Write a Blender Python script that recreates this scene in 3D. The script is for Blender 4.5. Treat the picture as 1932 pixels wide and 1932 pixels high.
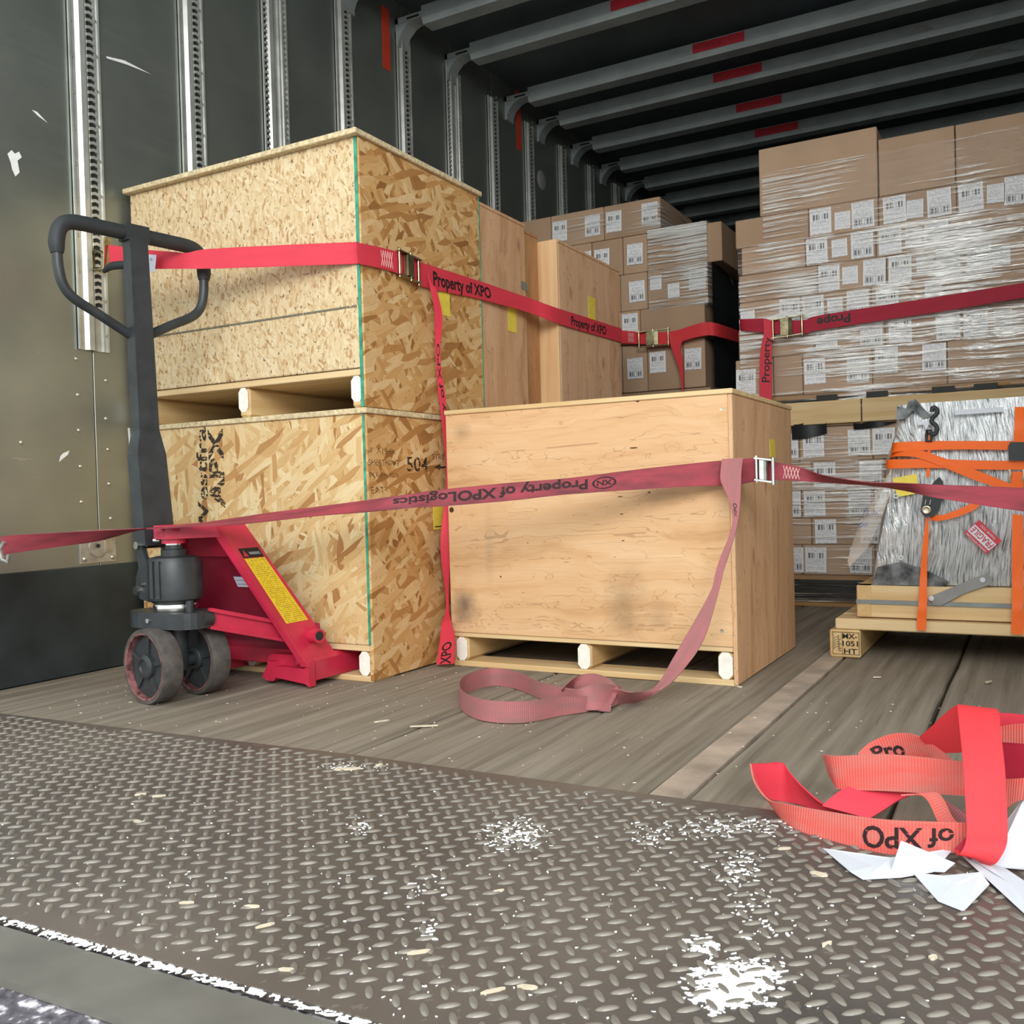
import bpy, bmesh, math, random
from mathutils import Vector, Matrix
random.seed(7)
for o in list(bpy.data.objects): bpy.data.objects.remove(o)
SC = bpy.context.scene
COL = SC.collection

# ------------------------------------------------------------------ camera
FPX = 1786.46                       # focal length in pixels of the 1932 px frame
YAW, PITCH, ROLL = 0.509539, -0.017687, 0.026814
CAM = Vector((0, 0, 0.49))
_f = Vector((-math.sin(YAW)*math.cos(PITCH), math.cos(YAW)*math.cos(PITCH), math.sin(PITCH)))
_r = Vector((math.cos(YAW), math.sin(YAW), 0)); _d = _f.cross(_r)
RIGHT = math.cos(ROLL)*_r + math.sin(ROLL)*_d
DOWN = -math.sin(ROLL)*_r + math.cos(ROLL)*_d
cd = bpy.data.cameras.new('camera'); co = bpy.data.objects.new('camera', cd); COL.objects.link(co)
cd.sensor_width = 36; cd.lens = FPX/1932*36; cd.clip_start = 0.02; cd.clip_end = 100
m = Matrix.Identity(4)
for i in range(3): m[i][0] = RIGHT[i]; m[i][1] = -DOWN[i]; m[i][2] = -_f[i]; m[i][3] = CAM[i]
co.matrix_world = m
SC.camera = co

# ------------------------------------------------------------------ light
w = bpy.data.worlds.new('world'); SC.world = w; w.use_nodes = True
w.node_tree.nodes['Background'].inputs[0].default_value = (0.93, 0.985, 1.0, 1)
w.node_tree.nodes['Background'].inputs[1].default_value = 1.1
def area(name, loc, target, sx, sy, power, col):
    l = bpy.data.lights.new(name, 'AREA'); l.shape = 'RECTANGLE'; l.size = sx; l.size_y = sy
    l.energy = power; l.color = col
    o = bpy.data.objects.new(name, l); COL.objects.link(o); o.location = loc
    o.rotation_euler = (Vector(target)-Vector(loc)).to_track_quat('-Z', 'Y').to_euler()
    return o
area('dock_lamp', (1.4, -2.6, 2.7), (-1.0, 3.0, 0.8), 3.4, 1.8, 165, (1.0, 0.985, 0.96))
SC.view_settings.view_transform = 'Standard'; SC.view_settings.look = 'None'
SC.view_settings.exposure = 0.5; SC.view_settings.gamma = 1.0; SC.view_settings.use_curve_mapping = False

# ------------------------------------------------------------------ points from measured image positions
def ray(x, y): return (RIGHT*((x-966)/FPX) + DOWN*((y-966)/FPX) + _f)
def on(x, y, ax, v):
    d = ray(x, y); return CAM + d*((v-CAM[ax])/d[ax])
def PX(x, y, v): return on(x, y, 0, v)
def PY(x, y, v): return on(x, y, 1, v)
def PZ(x, y, v=0.0): return on(x, y, 2, v)
def PP(x, y, p0, n):
    d = ray(x, y); return CAM + d*((Vector(p0)-CAM).dot(n)/d.dot(n))

# ------------------------------------------------------------------ materials
def hexc(h, a=1.0):
    v = [int(h[i:i+2], 16)/255 for i in (0, 2, 4)]
    return tuple((c/12.92 if c <= .04045 else ((c+.055)/1.055)**2.4) for c in v) + (a,)
class T:
    """tiny node-tree writer"""
    def __init__(s, name):
        s.m = bpy.data.materials.new(name); s.m.use_nodes = True; s.t = s.m.node_tree
        s.b = s.t.nodes['Principled BSDF']; s.out = s.t.nodes['Material Output']
    def n(s, typ, ins=None, **props):
        k = s.t.nodes.new('ShaderNode'+typ)
        for a, v in props.items(): setattr(k, a, v)
        for a, v in (ins or {}).items(): s.set(k.inputs[a], v)
        return k
    def set(s, sock, v):
        if isinstance(v, bpy.types.NodeSocket): s.t.links.new(v, sock)
        elif isinstance(v, bpy.types.Node): s.t.links.new(v.outputs[0], sock)
        else: sock.default_value = v
    def math(s, op, a, b=0.0, c=0.0, clamp=False):
        k = s.n('Math', {0: a, 1: b, 2: c}, operation=op); k.use_clamp = clamp; return k.outputs[0]
    def mix(s, fac, a, b, blend='MIX'):
        k = s.n('Mix', data_type='RGBA', blend_type=blend)
        s.set(k.inputs[0], fac); s.set(k.inputs[6], a); s.set(k.inputs[7], b); return k.outputs[2]
    def ramp(s, fac, stops, interp='LINEAR'):
        k = s.n('ValToRGB', {0: fac}); r = k.color_ramp; r.interpolation = interp
        while len(r.elements) < len(stops): r.elements.new(0.5)
        for e, (p, c) in zip(r.elements, stops): e.position = p; e.color = c if len(c) == 4 else (*c, 1)
        return k.outputs[0]
    def obj(s): return s.n('TexCoord').outputs['Object']
    def uv(s): return s.n('TexCoord').outputs['UV']
    def sep(s, v):
        k = s.n('SeparateXYZ', {0: v}); return k.outputs
    def comb(s, x, y, z=0.0): return s.n('CombineXYZ', {0: x, 1: y, 2: z}).outputs[0]
    def panel(s):
        """(x+y, z) of the object: a flat coordinate on any upright axis-aligned face"""
        x, y, z = s.sep(s.obj()); return s.math('ADD', x, y), z
    def mapped(s, v, scale, rot=(0, 0, 0), loc=(0, 0, 0)):
        return s.n('Mapping', {0: v, 1: loc, 2: rot, 3: scale}).outputs[0]
    def noise(s, v, scale, detail=3, rough=.55, dist=0.0, dim='3D'):
        return s.n('TexNoise', {'Vector': v, 'Scale': scale, 'Detail': detail, 'Roughness': rough, 'Distortion': dist}, noise_dimensions=dim).outputs[0]
    def bump(s, h, strength=.3, dist=.002):
        s.set(s.b.inputs['Normal'], s.n('Bump', {'Height': h, 'Strength': strength, 'Distance': dist}).outputs[0])
    def fin(s, col=None, rough=None, metal=None, spec=None):
        if col is not None: s.set(s.b.inputs['Base Color'], col)
        if rough is not None: s.set(s.b.inputs['Roughness'], rough)
        if metal is not None: s.set(s.b.inputs['Metallic'], metal)
        if spec is not None: s.set(s.b.inputs['Specular IOR Level'], spec)
        return s.m

def plain(name, h, rough=.5, metal=0.0, var=.12, scale=14, spec=.5):
    t = T(name); c = hexc(h)
    n = t.noise(t.obj(), scale, 4)
    dk = tuple(v*(1-var*2) for v in c[:3])+(1,); lt = tuple(min(1, v*(1+var)) for v in c[:3])+(1,)
    return t.fin(t.ramp(n, [(.3, dk), (.7, lt)]), rough, metal, spec)

def osb(name, stops, sx, sy, angles, fleck=0.5, seed=0.0):
    t = T(name); u, v = t.panel()
    base = t.comb(u, v, 0)
    wn_ = t.n('TexNoise', {'Vector': base, 'Scale': 9, 'Detail': 2}).outputs[1]
    wb_ = t.n('VectorMath', {0: base, 1: t.n('VectorMath', {0: wn_, 1: (.02, .02, 0)}, operation='MULTIPLY').outputs[0]}, operation='ADD').outputs[0]
    col = None; hh = None
    for i, a in enumerate(angles):
        r = t.n('VectorRotate', {'Vector': wb_, 'Angle': a}, rotation_type='Z_AXIS').outputs[0]
        vec = t.mapped(r, (sx, sy, 1), (0, 0, 0), (3.7*i+seed, 1.9*i+seed, 0))
        vo = t.n('TexVoronoi', {'Vector': vec, 'Scale': 1.0, 'Randomness': 1.0}, voronoi_dimensions='2D')
        s = t.n('SeparateColor', {0: vo.outputs['Color']}).outputs
        c = t.ramp(s[1], stops)
        fine = t.noise(t.mapped(r, (sx*1.5, sy*6, 1)), 1.0, 2)
        c = t.mix(t.math('MULTIPLY', fine, .45), c, hexc('8a5a2c'), 'MULTIPLY')
        if col is None: col, hh = c, s[0]
        else:
            m_ = t.math('GREATER_THAN', s[0], .58)
            col = t.mix(m_, col, c); hh = t.mix(m_, hh, s[0])
    fl = t.noise(t.mapped(base, (90, 60, 1)), 1.0, 2)
    col = t.mix(t.math('MULTIPLY', t.math('GREATER_THAN', fl, .70-.06*fleck), fleck), col, hexc('5a3c22'))
    t.bump(hh, .35, .0015)
    return t.fin(col, .75, 0, .25)

def ply(name, light, mid, dark, horiz, stains_shadow=(), knots=.5, seed=0.0):
    t = T(name); u, v = t.panel()
    base = t.comb(t.math('ADD', u, seed), v, 0)
    sc = (1.6, 14, 1) if horiz else (14, 1.3, 1)
    w1 = t.noise(t.mapped(base, (2, 3, 1) if horiz else (3, 2, 1)), 1.5, 3)
    g = t.noise(t.n('VectorMath', {0: t.mapped(base, sc), 1: t.n('VectorMath', {0: w1, 1: (2.2, 2.2, 0)}, operation='MULTIPLY').outputs[0]}, operation='ADD').outputs[0], 1.0, 5, .6)
    fib = t.noise(t.mapped(base, (8, 240, 1) if horiz else (240, 8, 1)), 1.0, 3)
    col = t.ramp(g, [(.28, hexc(dark)), (.45, hexc(mid)), (.68, hexc(light))])
    col = t.mix(t.math('MULTIPLY', fib, .3), col, hexc(dark), 'MULTIPLY')
    ln = t.math('ABSOLUTE', t.math('SUBTRACT', t.noise(t.n('VectorMath', {0: t.mapped(base, (1.0, 26, 1) if horiz else (26, .8, 1)), 1: t.n('VectorMath', {0: w1, 1: (5, 5, 0)}, operation='MULTIPLY').outputs[0]}, operation='ADD').outputs[0], 1.0, 2), .5))
    col = t.mix(t.math('MULTIPLY', t.math('LESS_THAN', ln, .006), .35), col, hexc('7a5230'))
    kn = t.n('TexVoronoi', {'Vector': t.mapped(base, (4.5, 7, 1) if horiz else (7, 3.2, 1)), 'Scale': 1.0}, voronoi_dimensions='2D')
    kr = t.n('SeparateColor', {0: kn.outputs['Color']}).outputs[0]
    km = t.math('MULTIPLY', t.math('SUBTRACT', 1.0, t.math('MULTIPLY', kn.outputs['Distance'], 9.0, clamp=True), clamp=True), t.math('GREATER_THAN', kr, 1-knots*.5))
    col = t.mix(t.math('MULTIPLY', km, .7), col, hexc('7c4f2a'))
    for (su, sv, ru, rv, amt, hc) in stains_shadow:
        d = t.math('SQRT', t.math('ADD', t.math('POWER', t.math('DIVIDE', t.math('SUBTRACT', u, su), ru), 2.0), t.math('POWER', t.math('DIVIDE', t.math('SUBTRACT', v, sv), rv), 2.0)))
        nn = t.noise(t.mapped(base, (9, 9, 1)), 1.3, 5)
        k = t.math('MULTIPLY', t.math('SUBTRACT', t.math('ADD', 1.0, t.math('MULTIPLY', t.math('SUBTRACT', nn, .5), 1.6)), d, clamp=True), amt, clamp=True)
        col = t.mix(k, col, hexc(hc))
    t.bump(g, .15, .001)
    return t.fin(col, .62, 0, .3)

def lumber(name, a, b, axis):
    t = T(name); o = t.obj()
    sc = {'x': (2, 40, 40), 'y': (40, 2, 40), 'z': (40, 40, 2)}[axis]
    n = t.noise(t.mapped(o, sc), 1.0, 4); n2 = t.noise(o, 5, 2)
    c = t.ramp(n, [(.3, hexc(a)), (.7, hexc(b))])
    c = t.mix(t.math('MULTIPLY', n2, .35), c, hexc('b88f5c'), 'MULTIPLY')
    t.bump(n, .2, .001)
    return t.fin(c, .7, 0, .25)

def webbing(name, h, dirt, amt, rib=True, rough=.62):
    t = T(name); x, y, z = t.sep(t.uv())
    n = t.noise(t.comb(t.math('MULTIPLY', x, 9), t.math('MULTIPLY', y, 1.6)), 1.0, 4)
    c = t.mix(t.math('MULTIPLY', t.math('SUBTRACT', n, .38, clamp=True), amt*4, clamp=True), hexc(h), hexc(dirt))
    ribs = t.math('SINE', t.math('MULTIPLY', x, 2*math.pi/.0042))
    edge = t.math('GREATER_THAN', t.math('ABSOLUTE', t.math('SUBTRACT', y, .5)), .465)
    c = t.mix(t.math('MULTIPLY', edge, .25), c, hexc(dirt))
    if rib:
        t.bump(ribs, .35, .0012)
        c = t.mix(t.math('MULTIPLY', t.math('ADD', ribs, 1.0), .06), c, hexc('ffb8a8'))
    else: t.bump(t.noise(t.comb(t.math('MULTIPLY', x, 500), t.math('MULTIPLY', y, 30)), 1.0, 1), .12, .0008)
    return t.fin(c, rough, 0, .3)

M = {}
M['osb_fine'] = osb('osb_fine', [(0, hexc('c09c6e')), (.2, hexc('dcc295')), (.6, hexc('e6d2a6')), (1, hexc('efe0bb'))], 52, 150, (1.2, 2.0, .7, 1.6), .75, 3.0)
M['osb_front'] = osb('osb_front', [(0, hexc('b07d4a')), (.15, hexc('d0a86e')), (.5, hexc('e2c38c')), (1, hexc('eedbac'))], 12, 60, (1.1, 2.1, .5, 1.5, 2.6), .35, 11.0)
M['osb_side'] = osb('osb_side', [(0, hexc('9c6c3a')), (.2, hexc('c08e54')), (.55, hexc('d8ad70')), (1, hexc('e8ca98'))], 13, 58, (.3, 1.2, 2.2, .8, 2.8), .4, 23.0)
M['osb_edge'] = plain('osb_edge', 'd8c59c', .8, 0, .2, 90)
M['green'] = plain('green_edge_paint', '2f9a7c', .5, 0, .25, 40)
M['ply_front'] = ply('ply_front', 'e6c49a', 'ddb587', 'c69a6c', True,
                     [(-.685, .175, .055, .07, .8, '4a4039'), (-.68, .675, .035, .04, .35, '6a5a4a'), (-.19, .20, .07, .12, .6, '8d7353'), (-.06, .485, .16, .035, .4, '6f5a48'), (-.10, .16, .05, .05, .35, '7d6a50'), (-.60, .35, .02, .18, .22, '8a7a66')], .0)  # wide flat patch paints the strap's soft shadow; the others are smudges
M['ply_side'] = ply('ply_side', 'e4bf95', 'd9ae85', 'bd9068', False, (), .25, 2.0)
M['ply_c'] = ply('ply_c', 'dfb994', 'd2a881', 'b0865f', False, (), .7, 5.0)
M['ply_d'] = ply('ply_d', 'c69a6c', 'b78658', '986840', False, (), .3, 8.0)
M['ply_e'] = ply('ply_e', 'e3c09c', 'd8b08c', 'c29a75', False, (), .35, 13.0)
M['wood_x'] = lumber('lumber_along_x', 'd9b985', 'ecd7aa', 'x')
M['wood_y'] = lumber('lumber_along_y', 'd2b07a', 'e6cc98', 'y')
M['wood_z'] = lumber('lumber_along_z', 'd6ac7c', 'e8c89c', 'z')
M['wood_end'] = plain('lumber_end_grain', 'efe4c8', .8, 0, .12, 60)
M['white_end'] = plain('painted_lumber_end', 'f2eee2', .8, 0, .06, 50)
M['dark_wood'] = lumber('pallet_lumber', '9a7850', 'b8935f', 'x')
M['cardboard'] = plain('cardboard', 'b29478', .7, 0, .06, 5, .3)
M['cardboard2'] = plain('cardboard_pale', 'bc9e82', .7, 0, .06, 4, .3)
M['cardboard_edge'] = plain('cardboard_edge', '8b6b4b', .8)
M['black_film'] = plain('black_film', '26282a', .35, 0, .2, 6)
M['red_paint'] = plain('red_enamel', 'c62c48', .34, 0, .12, 9)
M['dark_red'] = plain('dark_red_enamel', '98203a', .4, 0, .15, 9)
M['black_iron'] = plain('black_iron', '34383a', .42, 0, .18, 20)
M['black_grip'] = plain('black_rubber', '2b2f31', .6, 0, .1, 20)
M['tread'] = plain('tyre_tread', '55504c', .75, 0, .2, 40)
M['rim_red'] = plain('worn_red_rim', '8c5a58', .6, 0, .4, 60)
M['chrome'] = plain('chrome', 'd8d8d2', .16, 1.0, .1, 30)
M['steel'] = plain('zinc_steel', 'b6b6ae', .35, .6, .15, 40)
M['brass_steel'] = plain('yellow_zinc', 'b0a684', .25, 1.0, .3, 30)
M['grey_paint'] = plain('grey_paint', '8b8b88', .5, 0, .08, 20)
M['band_grey'] = plain('steel_band', '8a8f8c', .4, .5, .1, 20)
M['white'] = plain('white_paper', 'ccd2da', .6, 0, .03, 8)
M['sticker_white'] = plain('white_tag', 'e4e6f0', .5, 0, .03, 30)
M['yellow_plain'] = plain('yellow_label', 'e8d24e', .5, 0, .06, 30)
M['ink'] = plain('black_ink', '17130f', .6, 0, .1, 30)
M['ink_brown'] = plain('brown_ink', '4c3319', .7, 0, .2, 40)
M['blue_ink'] = plain('blue_ink', '5a68b0', .6)
M['orange_web'] = webbing('orange_webbing', 'f06a1e', 'd2571a', .2, False, .5)
M['orange_sticker'] = plain('orange_red_sticker', 'd2462e', .5, 0, .06, 10)
M['red_sticker'] = plain('red_sticker', 'c22f3c', .5, 0, .1, 10)
M['red_web'] = webbing('red_webbing', 'd63c4c', 'bb2f40', .3, False)
M['red_web_new'] = webbing('bright_red_webbing', 'de3c42', 'cc3038', .2, False)
M['red_web_dark'] = webbing('crimson_webbing', 'ab2038', '8d1a2e', .3, False)
M['maroon_web'] = webbing('soiled_maroon_webbing', 'a5434e', '5d3438', .6, False)
M['pink_web'] = webbing('faded_red_webbing', 'dd5a52', 'b98478', .45, True)
M['dusty_web'] = webbing('dusty_rose_webbing', 'a86468', '7c6462', .55, True)
M['thread'] = plain('pale_thread', 'e9b5b0', .8)
M['splinter'] = plain('pale_splinter', 'd9cdb4', .8, 0, .1, 60)
M['flake'] = plain('white_flake', 'eef0ee', .8, 0, .04, 60)
M['screw'] = plain('screw_head', 'cfc6ae', .35, .8, .1, 60)

def worn(name, h, thr=.42, scale=60):
    t = T(name); n = t.noise(t.mapped(t.obj(), (1, 1, 3)), scale, 3)
    t.fin(hexc(h), .7)
    tr = t.n('BsdfTransparent'); mx = t.n('MixShader', {0: t.math('GREATER_THAN', n, thr), 1: tr, 2: t.b.outputs[0]})
    t.t.links.new(mx.outputs[0], t.out.inputs[0]); return t.m
M['stencil'] = worn('worn_black_stencil', '2e2418', .44, 70)
M['stencil_faint'] = worn('faint_brown_stencil', '5a3c1c', .47, 110)
M['ink_worn'] = worn('worn_strap_ink', '2a0f12', .36, 90)
M['pen'] = worn('grey_marker', '6f6a58', .42, 120)

def wall_metal():
    t = T('satin_wall_sheet'); o = t.obj()
    n = t.noise(o, 2.2, 4); s = t.noise(t.mapped(o, (1, 3, 30), (.12, 0, 0)), 1.6, 4)
    c = t.ramp(n, [(.3, hexc('8f9690')), (.7, hexc('a8ada5'))])
    sc = t.noise(t.mapped(o, (1, 5, 70), (.25, 0, 0)), 1.0, 3)
    c = t.mix(t.math('MULTIPLY', t.math('GREATER_THAN', sc, .74), .35), c, hexc('d5d6cc'))
    t.bump(n, .12, .01)
    return t.fin(c, t.math('ADD', .33, t.math('MULTIPLY', s, .16)), .82)
M['wall'] = wall_metal()
M['kick'] = plain('dark_scuff_paint', '2c3434', .55, 0, .35, 4)
M['aluminium'] = plain('aluminium_post', 'cdd0ca', .35, .55, .12, 12)
M['slot_dark'] = plain('dark_recess', '22241f', .6, 0, .1)
M['rivet'] = plain('rivet_metal', 'd0cdbb', .3, .8, .1)
M['bow'] = plain('roof_bow_steel', '98a2a1', .5, .1, .1, 6)
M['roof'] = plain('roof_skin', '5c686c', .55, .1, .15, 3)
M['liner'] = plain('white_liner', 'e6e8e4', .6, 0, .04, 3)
M['far_wall'] = plain('front_bulkhead', '5a5f5e', .6, .1, .15, 3)

def planks():
    t = T('weathered_plank'); o = t.obj()
    g = t.noise(t.mapped(o, (46, 1.6, 1)), 1.0, 5); n = t.noise(o, 3.2, 4); st = t.noise(t.mapped(o, (120, 3, 1)), 1.0, 3)
    c = t.ramp(g, [(.28, hexc('5b5347')), (.5, hexc('7f7668')), (.75, hexc('9b9285'))])
    c = t.mix(t.math('MULTIPLY', n, .55), c, hexc('948b7b'))
    c = t.mix(t.math('MULTIPLY', t.math('GREATER_THAN', st, .70), .4), c, hexc('2f2921'))
    c = t.mix(t.math('MULTIPLY', t.math('GREATER_THAN', t.noise(t.mapped(o, (90, 5, 1), (0, 0, .3)), 1.0, 2), .73), .35), c, hexc('b5aa98'))
    t.bump(g, .5, .003)
    return t.fin(c, .72, 0, .35)
M['plank'] = planks()
def plate_mat():
    t = T('tread_plate_steel'); o = t.obj(); n = t.noise(o, 2.6, 5); f = t.noise(o, 60, 3); br = t.noise(o, 1.3, 2)
    c = t.ramp(n, [(.3, hexc('524e4b')), (.55, hexc('69645e')), (.75, hexc('7c766e'))])
    c = t.mix(t.math('MULTIPLY', t.math('SUBTRACT', br, .4, clamp=True), 1.6, clamp=True), c, hexc('7d6d60'))
    c = t.mix(t.math('MULTIPLY', t.math('GREATER_THAN', f, .66), .3), c, hexc('9b948a'))
    t.bump(f, .15, .001)
    return t.fin(c, t.math('ADD', .36, t.math('MULTIPLY', n, .25)), .35)
M['plate'] = plate_mat()
M['lug'] = plain('worn_tread_lug', '8b857b', .42, .25, .15, 30)
M['strip'] = plain('floor_strip_steel', 'b9ab9b', .5, .15, .2, 9)
M['lip'] = plain('grey_dock_lip', '76746c', .55, .2, .12, 8)
def concrete():
    t = T('dark_concrete'); o = t.obj(); f = t.noise(o, 55, 4)
    return t.fin(t.ramp(f, [(.35, hexc('3f3c40')), (.52, hexc('66626a')), (.62, hexc('d9d7da'))]), .8)
M['concrete'] = concrete()

def label_mat(name, bar0, bar1, framed):
    t = T(name); x, y, z = t.sep(t.uv())
    def band(v, a, b): return t.math('MULTIPLY', t.math('GREATER_THAN', v, a), t.math('LESS_THAN', v, b))
    inx = band(x, .14, .86)
    wn = t.n('TexWhiteNoise', {'W': t.math('FLOOR', t.math('MULTIPLY', x, 44))}, noise_dimensions='1D').outputs[0]
    bars = t.math('MULTIPLY', t.math('MULTIPLY', inx, band(y, bar0, bar1)), t.math('GREATER_THAN', wn, .45))
    rows = t.math('FLOOR', t.math('MULTIPLY', y, 17))
    ch = t.n('TexWhiteNoise', {'Vector': t.comb(t.math('FLOOR', t.math('MULTIPLY', x, 26)), rows, 0)}, noise_dimensions='2D').outputs[0]
    ln = t.n('TexWhiteNoise', {'W': rows}, noise_dimensions='1D').outputs[0]
    fr = t.math('FRACT', t.math('MULTIPLY', y, 17))
    txt = t.math('MULTIPLY', t.math('MULTIPLY', band(x, .08, .9), band(fr, .25, .75)), t.math('MULTIPLY', t.math('GREATER_THAN', ch, .4), t.math('GREATER_THAN', ln, .35)))
    txt = t.math('MULTIPLY', txt, t.math('SUBTRACT', 1.0, band(y, bar0-.03, bar1+.03)))
    c = t.mix(t.math('MULTIPLY', txt, .42), hexc('eef0f2'), hexc('4a4a4e'))
    c = t.mix(t.math('MULTIPLY', bars, .85), c, hexc('222226'))
    if framed:
        f = t.math('MULTIPLY', band(x, .09, .91), band(y, bar0-.035, bar1+.035))
        g = t.math('MULTIPLY', band(x, .115, .885), band(y, bar0-.02, bar1+.02))
        c = t.mix(t.math('MULTIPLY', t.math('SUBTRACT', f, g), .85), c, hexc('2a2a2e'))
    return t.fin(c, .5)
M['label_a'] = label_mat('shipping_label_upper_barcode', .56, .78, False)
M['label_b'] = label_mat('shipping_label_lower_barcode', .13, .32, True)
M['label_c'] = label_mat('small_printed_sticker', 2.0, 2.1, False)
def warn_mat():
    t = T('warning_sticker_print'); x, y, z = t.sep(t.uv())
    rows = t.math('FLOOR', t.math('MULTIPLY', y, 34)); fr = t.math('FRACT', t.math('MULTIPLY', y, 34))
    ch = t.n('TexWhiteNoise', {'Vector': t.comb(t.math('FLOOR', t.math('MULTIPLY', x, 30)), rows, 0)}, noise_dimensions='2D').outputs[0]
    k = t.math('MULTIPLY', t.math('GREATER_THAN', fr, .45), t.math('GREATER_THAN', ch, .3))
    k = t.math('MULTIPLY', k, t.math('LESS_THAN', t.math('ABSOLUTE', t.math('SUBTRACT', x, .5)), .44))
    return t.fin(t.mix(t.math('MULTIPLY', k, .5), hexc('e2c22c'), hexc('6e5a18')), .45)
M['warn'] = warn_mat()

def film(name, horiz, dens, white, su=2.2, sv=70, base_op=.06):
    """stretch film: clear, with glossy whitish wrinkles"""
    t = T(name); u, v = t.panel(); base = t.comb(u, v)
    sc = (su, sv, 1) if horiz else (sv, su, 1)
    wv = t.noise(base, 4, 2)
    vv = t.n('VectorMath', {0: t.mapped(base, sc, (0, 0, -.02 if horiz else 0)), 1: t.n('VectorMath', {0: wv, 1: (1.5, 1.0, 0)}, operation='MULTIPLY').outputs[0]}, operation='ADD').outputs[0]
    n = t.noise(vv, 1.0, 4, .6); big = t.noise(base, 3.1, 2)
    op = t.math('MULTIPLY', t.math('SUBTRACT', t.math('ADD', n, t.math('MULTIPLY', t.math('SUBTRACT', big, .5), .7)), 1-dens), 7.0, clamp=True)
    op = t.math('MAXIMUM', t.math('MULTIPLY', op, white), base_op)
    bp = t.n('Bump', {'Height': n, 'Strength': .8, 'Distance': .01})
    t.set(t.b.inputs['Normal'], bp.outputs[0])
    t.fin(hexc('f6f5f0'), .24, .5, .8)
    tr = t.n('BsdfTransparent')
    mx = t.n('MixShader', {0: op, 1: tr, 2: t.b.outputs[0]})
    t.t.links.new(mx.outputs[0], t.out.inputs[0]); return t.m
M['film'] = film('stretch_film', True, .455, .7, 1.6, 90)
M['film_thin'] = film('stretch_film_thin', True, .465, .8, 1.6, 90)
M['film_sheen'] = film('stretch_film_sheen', True, .545, .85, 1.6, 85)
M['pouch'] = film('clear_pouch', True, .5, .6, 6, 9, .30)
def wrapped():
    t = T('wrapped_machine_film'); u, v = t.panel(); base = t.comb(u, v)
    wv = t.noise(base, 7, 2)
    vv = t.n('VectorMath', {0: t.mapped(base, (260, 16, 1), (0, 0, .1)), 1: t.n('VectorMath', {0: wv, 1: (6, 2, 0)}, operation='MULTIPLY').outputs[0]}, operation='ADD').outputs[0]
    n = t.noise(vv, 1.0, 4, .6)
    x, y, z = t.sep(t.obj())
    c = t.ramp(n, [(.30, hexc('3c4143')), (.40, hexc('9aa2a4')), (.50, hexc('d2d9db')), (.62, hexc('f2f5f6'))])
    t.bump(n, .9, .006)
    return t.fin(c, .22, .4, .8)
M['wrapped'] = wrapped()
M['grey_film'] = plain('grey_film', '6d7070', .2, .2, .5, 25)

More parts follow.
